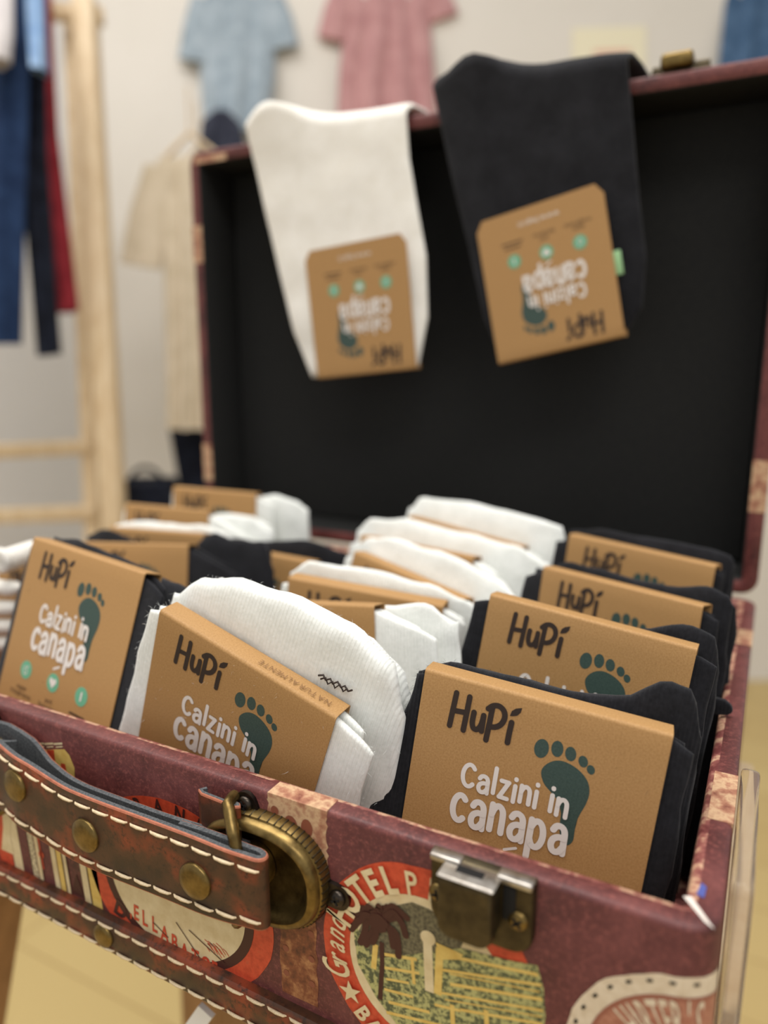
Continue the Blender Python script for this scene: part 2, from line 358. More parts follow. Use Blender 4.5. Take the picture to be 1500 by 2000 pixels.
disc2(b, fp(837, 1830), 0, .018, 4.6, 1, n=16)
ngon2(b, [fp(*p) for p in ((852,1838),(906,1862),(900,1872),(862,1872))], 4.7, 4)
stroke2(b, [fp(747, 1838), fp(748, 1880), fp(744, 1950)], .0115, 5, 5, caps=False)
for fx, fy, bx, by in ((690,1782,712,1772),(688,1812,706,1786),(706,1838,718,1800),(716,1842,730,1815),(796,1790,768,1768),(794,1824,780,1790),(780,1864,775,1820),(770,1845,760,1806),(742,1768,740,1775),(700,1798,715,1784),(790,1806,770,1780),(722,1768,730,1776),(730,1836,738,1810),(758,1770,750,1774)):
    c0 = (744, 1798); _q = globals().get('_q', 0)+1; kk = 5+.22*(_q % 14); stroke2(b, [fp(*c0), fp((c0[0]+bx)/2, (c0[1]+by)/2-2), fp(bx, by), fp((fx+bx)/2+2, (fy+by)/2), fp(fx, fy)], .0165, kk, 5, smooth=True)
disc2(b, fp(742, 1800), 0, .024, 8.6, 5, n=20, rim=.3)
# ring lettering
def ringtext(mb, s, c, r, a0, a1, size, k, mi, bold=.02, sx=1., taper=.0, inward=False, ell=1., shear=0.):
    for i, ch in enumerate(s):
        if ch == ' ': continue
        a = math.radians(lerp(a0, a1, i/max(1, len(s)-1)))
        rr = r; o = (c[0]+rr*math.cos(a), c[1]+rr*math.sin(a)*ell)
        letter(mb, ch, o, a-math.pi/2 if not inward else a+math.pi/2, size, k, mi, bold=bold, sx=sx, taper=taper, shear=shear)
ringtext(b, 'HOTEL', HC, .194, 160, 112, .089, 8, 1, .035, .74, .25)
ringtext(b, 'PL', HC, .194, 98, 84, .08, 8, 1, .015, .72, .2)
for i, ch in enumerate('Grand'):
    a = math.radians(lerp(201, 169, i/4)); o = (HC[0]+.203*math.cos(a), HC[1]+.203*math.sin(a)); letter(b, ch, o, a-math.pi/2, .098 if i == 0 else .08, 8, 1, bold=.012, sx=.66, shear=.3)
a = math.radians(214); sc = (HC[0]+.226*math.cos(a), HC[1]+.226*math.sin(a))
poly2(b, [(sc[0]+(.031 if i % 2 == 0 else .0125)*math.cos(math.radians(100+36*i)), sc[1]+(.031 if i % 2 == 0 else .0125)*math.sin(math.radians(100+36*i))) for i in range(10)], 8, 1)
ringtext(b, 'BANN', HC, .250, 228, 256, .062, 8, 1, .035, .85, 0, True)
cb(b, 'hotel_sticker', [M_red, M_cream, M_mount, M_lawn, M_yel, M_dbrown], body)['label'] = 'round red and cream hotel sticker with palm tree'
# shop sticker by the right corner
b = MB(); KC = (-.03, -1.335)
M_rust = mottled('rust_ink_print', [(.3, G(150,88,70)), (.7, G(186,130,106))], 500, .5); M_pale = mottled('pale_print', [(.3, G(204,184,156)), (.7, G(226,210,186))], 400, .5)
disc2(b, KC, .186, .232, 1, 1, 30, 330, 64, .02); disc2(b, KC, 0, .188, 1.5, 0, 0, 360, 48); disc2(b, KC, .182, .190, 2.2, 2, 60, 330, 60)
for i in range(14): letter(b, '-', (KC[0]+.206*math.cos(math.radians(90+i*11)), KC[1]+.206*math.sin(math.radians(90+i*11))), math.radians(i*11), .05, 2, 3, bold=.02, sx=.8)
for i, ch in enumerate("HARTER'S"):
    a = math.radians(lerp(139, 86, i/7)); o = (KC[0]+.100*math.cos(a), KC[1]+.100*math.sin(a)); letter(b, ch, o, a-math.pi/2, .116, 3, 1, bold=.012, sx=.26, taper=.6)
disc2(b, KC, 0, .085, 2.2, 1, n=24); cb(b, 'shop_sticker', [M_rust, M_pale, flat('rust_line', G(150,92,74), .5), M_black], body)['label'] = 'pale round sticker with radiating letters'
# oval badge behind the handle
b = MB(); OC = (-1.305, -1.385)
def oval(r0, r1, k, mi, **kw): disc2(b, OC, r0, r1, k, mi, n=64, ell=.82, **kw)
oval(.258, .325, 1, 0, rim=.01); oval(.236, .264, 2, 1); oval(0, .243, 1.5, 2)
ringtext(b, 'RAND', OC, .270, 112, 68, .06, 3, 1, .03, .8, 0, ell=.82)
for p, a in (((236, 1772), -.35), ((247, 1812), -.7)): letter(b, 'O' if a < -.5 else 'D', fp(p[0]-2, p[1]+16), a, .07, 3, 1, bold=.04, sx=.9)
pts = [(256,1776),(267,1783),(284,1794),(303,1806),(322,1824),(342,1841),(361,1858),(382,1870),(403,1884),(420,1893),(440,1906),(450,1910)]
for ch, p in zip(",ELLABATOE,,", pts):
    q0 = fp(*p); letter(b, ch, (q0[0], q0[1]-.021), -.05, .068, 3, 0, bold=.022, sx=.62)
for i in range(34):
    x = random.uniform(395, 500); y = random.uniform(1832, 1850)+(x-395)*.32; L = random.uniform(12, 40)
    if math.hypot(fp(x+L*.8, y+L)[0]-OC[0], (fp(x+L*.8, y+L)[1]-OC[1])/.82) < .235: stroke2(b, [fp(x, y), fp(x+L*.4, y+L*.35), fp(x+L*.8, y+L)], .0022, 2.6, 0, caps=False)
for a, c in (((300,1800),(330,1830)),((345,1800),(415,1905)),((370,1815),(440,1880))): stroke2(b, [fp(*a), fp(*c)], .003, 3.6, 1, caps=False)
cb(b, 'oval_sticker', [M_red, M_dbrown, M_cream], body)['label'] = 'oval red and cream travel sticker'
# striped travel label and stitched yellow patch at left
b = MB(); xs = [-2.07, -2.0, -1.955, -1.915, -1.885, -1.865, -1.815, -1.79, -1.765, -1.745, -1.69, -1.66, -1.615]
cols = [0, 2, 3, 1, 2, 3, 2, 4, 2, 3, 2, 4]
for i in range(12):
    x0, x1 = xs[i], xs[i+1]; z0 = -1.55; z1 = -1.26; sk = .03
    if cols[i] != 3: ngon2(b, [(x0+sk, z0), (x1+sk-.004, z0), (x1-.004, z1), (x0, z1)], 1, cols[i])
for i in (3, 5, 8, 9, 11): stroke2(b, [(xs[i]+.03, -1.55), (xs[i], -1.26)], .004, 1.6, 3, caps=False)
stroke2(b, [(-1.85, -1.37), (-1.835, -1.5)], .006, 2, 0); poly2(b, [(-1.868, -1.33), (-1.83, -1.33), (-1.838, -1.38), (-1.85, -1.41), (-1.86, -1.38)], 2, 0); disc2(b, (-1.84, -1.455), 0, .012, 2, 0, n=12)
poly2(b, [(-2.0, -1.3), (-1.96, -1.36), (-1.98, -1.43), (-1.97, -1.5), (-2.03, -1.5), (-2.01, -1.42)], 2, 2)
ngon2(b, [(-1.73, -1.3), (-1.70, -1.42), (-1.67, -1.38), (-1.69, -1.3)], 2, 3); ngon2(b, [(-1.72, -1.54), (-1.69, -1.47), (-1.66, -1.54)], 2, 3)
M_skin = mottled('ornament_print', [(.45, G(150,136,108)), (.55, G(214,198,160))], 900, .5)
cb(b, 'striped_label', [M_red, M_skin, M_cream, M_dbrown, M_yel], body)
b = MB()
ngon2(b, [fp(*p) for p in ((70,1464),(126,1463),(136,1475),(146,1500),(146,1530),(70,1520))], 1, 0); ngon2(b, [fp(*p) for p in ((92,1464),(106,1464),(110,1500),(98,1500))], 2, 1); poly2(b, [fp(*p) for p in ((120,1490),(128,1492),(132,1512),(118,1512))], 2, 1)
for x in (52, 70, 88, 106): stroke2(b, [fp(x, 1453), fp(x+15, 1452-.0)], .006, 1, 2); stroke2(b, [fp(x+4, 1459), fp(x+16, 1458)], .004, 1, 2)
cb(b, 'yellow_patch', [M_yel, M_red, M_cream], body)
# ---- leather edge strap along the bottom with stitches and a rivet
def stitch_mesh():
    m = MB(); m.tube([(-.0040, .0002, -.0003), (-.0030, -.0004, -.0002), (0, -.0006, 0), (.0030, -.0004, .0002), (.0040, .0002, .0003)], lambda t: .0002+.00042*math.sin(math.pi*min(max(t, .08), .92)), 6)
    o = m.build('stitch', M_thread); me = o.data; bpy.data.objects.remove(o); return me
ME_stitch = stitch_mesh()
def rivet_mesh(r, mat):
    m = MB(); m.lathe((0, 0, 0), (0, -1, 0), [(r, -.0005), (r, .0006), (r*.93, .0011), (r*.6, .0015), (r*.2, .0017), (0, .0017)], 28)
    o = m.build('rivet', mat, sharp=60); me = o.data; bpy.data.objects.remove(o); return me
ME_rivet = rivet_mesh(.0066, M_brass); ME_rivet_s = rivet_mesh(.0050, M_brass)
b = MB(); prof = [(0, -1.545), (-.02, -1.547), (-.026, -1.556), (-.026, -1.645), (-.02, -1.655), (.0, -1.662)]
tl = lambda x: -.018*(x+2.0)+.004
b.loft([[wd((x, Y0+dy, max(z+tl(x), ZB+.001))) for dy, z in prof] for x in [lerp(X0+.08, X1-.08, i/12) for i in range(13)]], 0, True, True, False)
bstrap = cb(b, 'bottom_strap', M_leather, sharp=50)
x = X0+.1
while x < X1-.12:
    for z in (-1.563, -1.637): link('stitch', ME_stitch, bstrap, wd((x, Y0-.026, z+tl(x)))-CO, (0, math.radians(5), 0))
    x += .066
for x in (-2.6, -1.563, -.5): link('rivet', ME_rivet_s, bstrap, wd((x, Y0-.026, -1.60+tl(x)))-CO)
# ---- handle: two leather layers folded round a wire ring at each end
def ribbon_strap(path, zf, th, mi_face, mi_edge, mi_core):
    # path: (x, y, slope) in units on the front side; extruded vertically between zlo and zhi; returns MB with layered edge
    m = MB(); n = len(path); prev = []
    for i in range(n):
        a = Vector(path[max(i-1, 0)]); c = Vector(path[min(i+1, n-1)]); t = (c-a).normalized(); prev.append(Vector((-t.y, t.x)))
    lo = lambda i: zf(path[i][0])[0]; hi = lambda i: zf(path[i][0])[1]
    tt = [0, .28, .28, 1]
    def P(i, d, z): q = Vector(path[i])+prev[i]*d; return wd((q.x, q.y, z))
    fs = [(0, lo, hi)]
    e = .006
    rings = []
    for i in range(n):
        rings.append([P(i, 0, lo(i)+e), P(i, 0, hi(i)-e), P(i, th*.12, hi(i)-e*.3), P(i, th*.3, hi(i)), P(i, th, hi(i)-.001), P(i, th, lo(i)+.001), P(i, th*.3, lo(i)), P(i, th*.12, lo(i)+e*.3)])
    k = 8
    mi = [mi_face, mi_edge, mi_edge, mi_core, mi_core, mi_core, mi_edge, mi_edge]
    for j in range(k):
        m.add([r[j] for r in rings]+[r[(j+1) % k] for r in rings], [(i, n+i, n+i+1, i+1) for i in range(n-1)], mi[j], True)
    m.add(rings[0], [tuple(range(k))], mi_core, False); m.add(rings[-1], [tuple(range(k))[::-1]], mi_core, False)
    return m
HX0, HX1 = -2.03, -.925
def zfun(x):
    t = (x-HX0)/(HX1-HX0); hi = interp([(0, -1.045), (.2, -1.06), (.45, -1.095), (.8, -1.092), (1, -1.098)], t); lo = interp([(0, -1.25), (.2, -1.285), (.45, -1.31), (.8, -1.30), (1, -1.285)], t); return lo, hi
YF = lambda x: interp([(HX0, 1.225), (-1.9, 1.205), (-1.75, 1.18), (-1.4, 1.172), (-1.05, 1.172), (HX1, 1.18)], x)
YBk = lambda x: interp([(HX0, 1.262), (-1.9, 1.262), (-1.8, 1.235), (-1.6, 1.212), (-1.3, 1.21), (-1.0, 1.222), (HX1, 1.225)], x)
front = [(lerp(-2.0, -.955, i/44), YF(lerp(-2.0, -.955, i/44))) for i in range(45)]
# right turn round the ring
yc = (YF(-.955)+1.222)/2; rr = (1.222-YF(-.955))/2
turn = [(-.955+rr*1.25*math.sin(t), yc-rr*math.cos(t)) for t in [math.pi*i/9 for i in range(1, 9)]]
back = [(x, YBk(x)) for x in [lerp(-.96, -1.19, i/10) for i in range(11)]]
hb = ribbon_strap(front+turn+back, zfun, .017, 0, 1, 2)
handle = cb(hb, 'handle_strap', [M_leather, M_leather_edge, M_felt])
handle['label'] = 'brown leather handle with cream stitching and brass rivets'
bk = ribbon_strap([(x, YBk(x)+.036) for x in [lerp(-1.02, -1.79, i/30) for i in range(31)]]+[(-1.84, 1.27), (-1.9, 1.275), (-1.95, 1.265), (-1.98, 1.245)], lambda x: (zfun(x)[0]+.01, zfun(x)[1]-.024+(.044*min(1, max(0, (-1.72-x)/.1)))), .016, 0, 1, 2)
cb(bk, 'handle_backing', [M_leather, M_leather_edge, M_felt])
for t in range(16):
    x = lerp(-1.96, -.965, t/15); lo, hi = zfun(x); y = YF(x); sl = -math.atan2(zfun(x+.02)[1]-hi, .02); sy = math.atan2(YF(x+.02)-y, .02)
    for z in (hi-.028, lo+.028): link('stitch', ME_stitch, handle, wd((x, y-.001, z))-CO, (0, sl+math.radians(4), sy))
for x, z in ((-1.774, -1.15), (-1.492, -1.208), (-1.12, -1.208)): link('rivet', ME_rivet, handle, wd((x, YF(x)-.001, z))-CO, (0, 0, math.atan2(YF(x+.02)-YF(x), .02)))
# brass handle plates (dish with raised rim), screw ears, wire rings
def ellipse_ring(c, rx, rz, y, n=48, p=2.4):
    out = []
    for i in range(n):
        t = 2*math.pi*i/n; ct, st = math.cos(t), math.sin(t)
        out.append(wd((c[0]+rx*abs(ct)**(2/p)*(1 if ct > 0 else -1), y, c[1]+rz*abs(st)**(2/p)*(1 if st > 0 else -1))))
    return out
def screw(parent, p, r=.0042, ang=.3, mat=M_gun):
    m = MB(); m.lathe((0, 0, 0), (0, -1, 0), [(r, -.0003), (r, .0004), (r*.85, .0011), (r*.5, .0015), (0, .0016)], 20, 0)
    for k in range(2):
        a = ang+k*math.pi/2; d = Vector((math.cos(a), 0, math.sin(a)))*r*.55; n_ = Vector((-math.sin(a), 0, math.cos(a)))*r*.13
        q = [-d-n_, d-n_, d+n_, -d+n_]; m.add([v+Vector((0, -.00172, 0)) for v in q]+[v+Vector((0, -.0008, 0)) for v in q], [(0, 1, 2, 3), (0, 4, 5, 1), (1, 5, 6, 2), (2, 6, 7, 3), (3, 7, 4, 0)], 1, False)
    o = m.build('screw', [mat, M_slot], parent, sharp=50); o.location = p; return o
def plate(sgn):
    cx = -.99 if sgn > 0 else -2.05; c = (cx, -1.188)
    b = MB()
    prof = [(.178, .140, 0), (.178, .140, -.02), (.175, .137, -.032), (.170, .132, -.034), (.168, .130, -.046), (.161, .123, -.056), (.150, .112, -.057), (.142, .104, -.048), (.137, .099, -.03), (.115, .083, -.016), (.06, .045, -.010), (.004, .004, -.010)]
    b.loft([ellipse_ring(c, rx, rz, Y0+dy) for rx, rz, dy in prof], 0, True, True)
    p = cb(b, 'handle_plate', M_brass, sharp=50)
    # knurled outer edge
    b = MB()
    for i in range(64):
        t = 2*math.pi*i/64; ct, st = math.cos(t), math.sin(t); pw = 2/2.4
        x = c[0]+.178*abs(ct)**pw*(1 if ct > 0 else -1); z = c[1]+.140*abs(st)**pw*(1 if st > 0 else -1)
        b.tube([wd((x, Y0-.002, z)), wd((x-.004*ct, Y0-.033, z-.004*st))], .0004, 5)
    cb(b, 'knurled_edge', M_brass_d, p)
    for ex, ez in ((cx-.055*sgn, -1.042), (cx+.202*sgn, -1.205)):
        d = Vector((ex-c[0], ez-c[1])).normalized(); b = MB(); ring = []
        a0 = math.atan2(d.y, d.x)
        out = [(ex+.031*math.cos(a0+t), ez+.031*math.sin(a0+t)) for t in [math.radians(-90+180*i/10) for i in range(11)]]
        pr = Vector((-d.y, d.x))*.031; e0 = (ex-d.x*.05+pr.x, ez-d.y*.05+pr.y); e1 = (ex-d.x*.05-pr.x, ez-d.y*.05-pr.y); out = out+[e0, e1]
        b.loft([[wd((x, Y0-h, z)) for x, z in out] for h in (0, .007, .011)], 0, True, True); ear = cb(b, 'screw_ear', M_gun, p, sharp=40)
        screw(p, wd((ex, Y0-.011, ez))-CO, .0029, .4)
    b = MB(); b.lathe(wd((cx-.03*sgn, Y0-.012, c[1]-.0)), (0, -1, 0), [(.0085, 0), (.0085, .003), (.007, .0045), (0, .0048)], 24); cb(b, 'centre_post', M_brass, p)
    # wire ring standing out from the plate, through the strap fold
    xr = cx-.015*sgn; pts = [(xr-.07*sgn, Y0-.012, -1.028), (xr-.06*sgn, Y0-.05, -1.025), (xr-.02*sgn, Y0-.082, -1.07), (xr-.005*sgn, Y0-.088, -1.12), (xr-.003*sgn, Y0-.088, -1.19), (xr-.005*sgn, Y0-.088, -1.27), (xr-.03*sgn, Y0-.07, -1.32), (xr-.06*sgn, Y0-.03, -1.335), (xr-.07*sgn, Y0-.01, -1.33)]
    sm = []
    for i in range(len(pts)-1):
        for k in range(4): sm.append(wd(Vector(pts[i]).lerp(Vector(pts[i+1]), k/4)))
    sm.append(wd(pts[-1])); b = MB(); b.tube(sm, .0021, 10); cb(b, 'wire_ring', M_brass, p)
    # small leather loop that anchors the ring on the plate
    b = MB(); lp = [(xr-.16*sgn, Y0-.012), (xr-.17*sgn, Y0-.03), (xr-.15*sgn, Y0-.042), (xr-.08*sgn, Y0-.046), (xr-.045*sgn, Y0-.05), (xr-.03*sgn, Y0-.04), (xr-.04*sgn, Y0-.028), (xr-.08*sgn, Y0-.02)]
    b = ribbon_strap([Vector(q) for q in lp], lambda x: (-1.3, -1.028 if sgn > 0 else -1.07), .012, 0, 1, 2); cb(b, 'anchor_loop', [M_leather, M_leather_edge, M_felt], p)
plate(1); plate(-1)
# ---- latch on the front and its mate on the lid
b = MB(); LX0, LX1, LZt, LZb = -.552, -.33, -.996, -1.165
def rr2(x0, x1, z0, z1, r, n=5):
    pts = []
    for cx, cz, t0 in ((x1-r, z0+r, 270),):
        pass
    pts = [(x0, z1), (x0, z0+r)]+[(x0+r-r*math.cos(math.radians(90*i/n)), z0+r-r*math.sin(math.radians(90*i/n))) for i in range(1, n+1)]+[(x1-r+r*math.sin(math.radians(90*i/n)), z0+r-r*math.cos(math.radians(90*i/n))) for i in range(0, n+1)]+[(x1, z1)]
    return pts
for (h0, h1, ins) in ((0, .022, 0),): pass
out = rr2(LX0, LX1, LZb, LZt, .045); cxm, czm = (LX0+LX1)/2, (LZb+LZt)/2
def ins(pts, d): return [(cxm+(x-cxm)*(1-d/.11), czm+(z-czm)*(1-d/.085)) for x, z in pts]
b.loft([[wd((x, Y0-h, z)) for x, z in ins(out, d)] for h, d in ((0, 0), (.018, 0), (.024, .004), (.0245, .012))], 0, True, True)
latch = cb(b, 'latch_plate', M_brass_d, sharp=35)
b = MB(); b.box(wd((LX0+.002, Y0-.034, LZt-.012)), wd((LX0+.07, Y0-.004, LZt+.004))); b.box(wd((LX1-.075, Y0-.036, LZt-.012)), wd((LX1-.002, Y0-.004, LZt+.004))); cb(b, 'latch_flange', M_chrome, latch, bevel=.0006)
b = MB(); ho = rr2(-.515, -.397, -1.138, -1.004, .03); cxm, czm = -.456, -1.07
b.loft([[wd((x, Y0-h, z)) for x, z in [(cxm+(x-cxm)*(1-d/.06), czm+(z-czm)*(1-d/.067)) for x, z in ho]] for h, d in ((.02, 0), (.068, 0), (.076, .003), (.078, .009))], 0, True, True)
hook = cb(b, 'latch_hook', M_brass_d, latch, sharp=35)
b = MB(); b.box(wd((-.516, Y0-.077, -1.006)), wd((-.396, Y0-.012, -.999))); cb(b, 'latch_hook_top', M_chrome, latch, bevel=.0006)
b = MB(); b.box(wd((-.485, Y0-.052, -1.0)), wd((-.428, Y0-.032, -.9984))); cb(b, 'latch_slot', M_slot, latch)
b = MB(); b.tube([wd((-.50, Y0-.03, -1.146)), wd((-.41, Y0-.03, -1.146))], .0011, 8); cb(b, 'latch_pin', M_brass, latch)
b = MB(); b.box(wd((-.392, Y0-.030, -1.09)), wd((-.366, Y0-.02, -1.01))); cb(b, 'latch_spring_slot', M_slot, latch, bevel=.0004)
screw(latch, wd((-.532, Y0-.024, -1.085))-CO, .0030, .2, M_brass); screw(latch, wd((-.36, Y0-.024, -1.085))-CO, .0030, .7, M_brass)
zt = LZ1; b = MB(); b.box(wd((-.585, LY0+.03, zt)), wd((-.355, LY0+.14, zt+.02))); lt = cb(b, 'lid_hasp', M_brass_d, bevel=.0008)
b = MB(); b.box(wd((-.545, LY0-.004, zt+.018)), wd((-.42, LY0+.09, zt+.075))); cb(b, 'hasp_hook', M_brass, lt, bevel=.002)
b = MB(); b.tube([wd((-.58, LY0+.05, zt+.03)), wd((-.36, LY0+.05, zt+.03))], .0018, 10); cb(b, 'hasp_pin', M_brass_d, lt)
# ------------------------------------------------------------------ sock packs
W = .58*S; CH = .645*S
def card_mesh(T, name='card_sleeve'):
    th = .0005; path = []; hf = CH; hb_ = CH*.86; r = .0014
    path.append((0, -hf)); n = 14
    for i in range(1, n): path.append((0, -hf+(hf-r)*i/n))
    for i in range(5): a = math.radians(90*i/4); path.append((r-r*math.cos(a), -r+r*math.sin(a)))
    for i in range(5): a = math.radians(90*i/4); path.append((T-r+r*math.sin(a), -r+r*math.cos(a)))
    for i in range(1, n+1): path.append((T, -r-(hb_-r)*i/n))
    m = MB(); rings = []; RCn = .0045
    for i, p in enumerate(path):
        a = Vector(path[max(i-1, 0)]); c = Vector(path[min(i+1, len(path)-1)]); t = (c-a).normalized(); nn = Vector((t.y, -t.x))*th
        d = hf+p[1] if i < n else (hb_+p[1] if i > len(path)-n else 1); hw = W/2
        if d < RCn: hw -= RCn-math.sqrt(max(0, RCn**2-(RCn-d)**2))
        q = Vector(p)+nn
        rings.append([(-hw, p[0], p[1]), (hw, p[0], p[1]), (hw, q.x, q.y), (-hw, q.x, q.y)])
    m.loft(rings, 0, True, True); o = m.build(name, M_kraft, sharp=40, remove_doubles=True); me = o.data; bpy.data.objects.remove(o); return me
def cf(x, z, k=1): return Vector(((x-.5)*W, -.00012*k, -z*W))      # card print: x from left edge, z downwards (card widths)
def stroke_c(mb, pts, w, k=1, mi=0, sm=True): stroke2(mb, pts, w, k, mi, cf, smooth=sm)
def sharedmesh(mb, name, mats): o = mb.build(name, mats); me = o.data; bpy.data.objects.remove(o); return me
b = MB(); sw = .0235
for s in ([(.150,.068),(.146,.14),(.142,.215)], [(.208,.07),(.206,.14),(.203,.218)], [(.145,.147),(.205,.141)],
          [(.236,.13),(.235,.172),(.243,.196),(.258,.199),(.27,.185),(.276,.16),(.278,.132)], [(.278,.132),(.279,.2)],
          [(.308,.085),(.306,.16),(.303,.232)], [(.292,.098),(.31,.08),(.335,.075),(.357,.09),(.364,.118),(.354,.148),(.333,.166),(.306,.172)], [(.395,.128),(.393,.17),(.392,.216)]):
    _k = globals().get('_k', 0)+1; stroke_c(b, s, sw, 1+.5*(_k % 3))
poly2(b, [(.383,.103),(.388,.08),(.402,.066),(.427,.056),(.424,.078),(.412,.094),(.396,.101)], 1, 0, cf)
ME_logo = sharedmesh(b, 'logo_lettering', M_ink)
b = MB()
for x, z, rx, rz, t in ((.53,.2,.029,.041,.1),(.591,.183,.024,.034,-.05),(.645,.188,.022,.03,-.15),(.697,.204,.0185,.024,-.3),(.731,.228,.0155,.0195,-.35)):
    poly2(b, [(x+rx*math.cos(a)*math.cos(t)-rz*math.sin(a)*math.sin(t), z+rx*math.cos(a)*math.sin(t)+rz*math.sin(a)*math.cos(t)) for a in [2*math.pi*i/20 for i in range(20)]], .5, 0, cf)
def crom(P, n=4):
    out = []; L = len(P)
    for i in range(L):
        p0, p1, p2, p3 = [Vector(P[(i+j) % L]) for j in (-1, 0, 1, 2)]
        for k in range(n):
            t = k/n; out.append(tuple(.5*((2*p1)+(p2-p0)*t+(2*p0-5*p1+4*p2-p3)*t*t+(3*p1-p0-3*p2+p3)*t**3)))
    return out
ngon2(b, crom([(.545,.29),(.572,.246),(.62,.226),(.68,.24),(.725,.275),(.742,.32),(.738,.37),(.723,.42),(.714,.46),(.715,.5),(.715,.54),(.70,.564),(.68,.56),(.661,.53),(.653,.48),(.65,.44),(.635,.4),(.60,.37),(.562,.338)]), .5, 0, cf)
ME_foot = sharedmesh(b, 'footprint_print', M_green)
def arc(cx, cy, rx, ry, a0, a1, n=12): return [(cx+rx*math.cos(math.radians(lerp(a0, a1, i/n))), cy+ry*math.sin(math.radians(lerp(a0, a1, i/n)))) for i in range(n+1)]
LET = {'c': (.72, [arc(.4, .5, .38, .5, 48, 312)]), 'C': (.9, [arc(.5, .68, .48, .68, 45, 315)]),
       'a': (.78, [[(.08,.8),(.2,.95),(.4,1.),(.6,.93),(.7,.75),(.72,.4),(.74,0)], [(.7,.58),(.4,.58),(.16,.46),(.08,.26),(.16,.07),(.34,0),(.55,.06),(.71,.25)]]),
       'n': (.74, [[(.04,1),(.04,0)], [(.04,.62),(.16,.88),(.36,1),(.56,.92),(.66,.7),(.68,0)]]),
       'p': (.8, [[(.04,1),(.04,-.45)], arc(.38, .5, .36, .5, 150, -150, 16)]),
       'l': (.16, [[(.06,1.55),(.06,0)]]), 'z': (.7, [[(.06,1),(.62,1)],[(.6,1),(.06,0)],[(.04,0),(.64,0)]]), 'i': (.14, [[(.05,.98),(.05,0)], [(.05,1.38),(.05,1.42)]]), ' ': (.3, [])}
def slogan(mb, s, x0, x1, base, xh, w, k=1):
    tot = sum(LET[c][0] for c in s)+.34*(len(s)-1); sx = (x1-x0)/tot; x = x0
    for i, c in enumerate(s):
        wd_, st = LET[c]; dz = .006*math.sin(i*2.1)
        for j, p in enumerate(st): stroke_c(mb, [(x+q[0]*sx, base+dz-q[1]*xh) for q in p], w, k+.6*j+1.2*(i % 2), 0, c != 'z')
        x += (wd_+.34)*sx
b = MB(); slogan(b, 'Calzini in', .232, .672, .452, .07, .0185, 1.6); slogan(b, 'canapa', .212, .686, .612, .112, .0265, 1.6)
stroke_c(b, [(.455,.672),(.5,.65)], .012); ME_slogan = sharedmesh(b, 'slogan_lettering', M_white_ink)
def icon(cx, kind):
    m = MB(); poly2(m, [(cx+.052*math.cos(2*math.pi*i/28), .745+.052*math.sin(2*math.pi*i/28)) for i in range(28)], 1, 0, cf)
    if kind == 1: ngon2(m, [(cx,.775),(cx-.028,.745),(cx-.03,.728),(cx-.016,.718),(cx,.73),(cx+.016,.718),(cx+.03,.728),(cx+.028,.745)], 2, 1, cf)
    elif kind == 0: stroke_c(m, [(cx-.01,.725),(cx-.018,.745),(cx-.008,.768),(cx+.01,.765),(cx+.012,.745),(cx+.002,.735)], .006, 2, 1); stroke_c(m, [(cx+.005,.728),(cx+.02,.72)], .006, 2, 1)
    else: stroke_c(m, [(cx,.725),(cx,.765)], .013, 2, 1)
    return sharedmesh(m, 'icon', [M_mint, M_white_ink])
ME_icon = [icon(x, i) for i, x in enumerate((.218, .477, .735))]
b = MB(); up_ = lambda x, z, k: cf(x, 1.1-z if False else z, k)
def cft(x, z, k): return cf(x, -z, k)
for s, x, z in (('super', .215, .862), ('traspirante', .215, .898), ('anti', .477, .862), ('batterico', .477, .898)): textline(b, s, (x, -z), 0, .046, 1, 0, cft, 0, .9, .1, True)
for z, L in ((.85, .13), (.885, .17)):
    for i in range(5): stroke_c(b, [(.735-L/2+L*i/5, z), (.735-L/2+L*(i+.7)/5, z)], .012)
ME_capt = sharedmesh(b, 'caption_lettering', M_cap)
b = MB(); textline(b, 'www.hupi.it', (.5, -1.015), 0, .06, 1, 0, cft, .003, 1, .12, True); ME_web = sharedmesh(b, 'web_lettering', M_white_ink)
ME_card = {T: card_mesh(T) for T in (.007, .010)}
def slab(mb, xl, xr, zb, ztop, y0, y1, seed, nu=30, nv=26, pw=3.2, wob=.0010, shear=None, mi=0, dyw=1.):
    """soft folded knit layer: between y0 and y1 (y grows to the back), from x=xl..xr, z=zb..ztop(x)"""
    fr = []; bk_ = []
    for j in range(nv+1):
        v = .5-.5*math.cos(math.pi*j/nv)
        for i in range(nu+1):
            u = math.sin(math.pi/2*(2*i/nu-1)); x = lerp(xl, xr, (u+1)/2); z = lerp(zb, ztop(x), v)
            if shear: x += shear(z, u)*(abs(u)**2)*(1 if u > 0 else -1)
            h = max(0, 1-abs(u)**pw)**(1/pw)*max(0, 1-abs(2*v-1)**(pw*1.6))**(1/(pw*1.6))
            e = 1-(1-h)
            nz = Vector((x*70, z*70, seed*3.1)); dx = noise.noise(nz)*wob*1.4; dz = noise.noise(nz+Vector((9, 2, 5)))*wob*1.2; dy = noise.noise(nz*1.7+Vector((1, 7, 3)))*wob*dyw
            yc = (y0+y1)/2+dy; t = (y1-y0)/2*h
            fr.append((x+dx, yc-t, z+dz)); bk_.append((x+dx, yc+t, z+dz))
    k = nu+1; n = len(fr); fs = []
    idx = lambda i, j, s: (j*k+i) if (s == 0 or i in (0, nu) or j in (0, nv)) else n+j*k+i
    for j in range(nv):
        for i in range(nu):
            fs.append((idx(i, j, 0), idx(i+1, j, 0), idx(i+1, j+1, 0), idx(i, j+1, 0)))
            fs.append((idx(i, j, 1), idx(i, j+1, 1), idx(i+1, j+1, 1), idx(i+1, j, 1)))
    mb.add(fr+bk_, fs, mi, True)
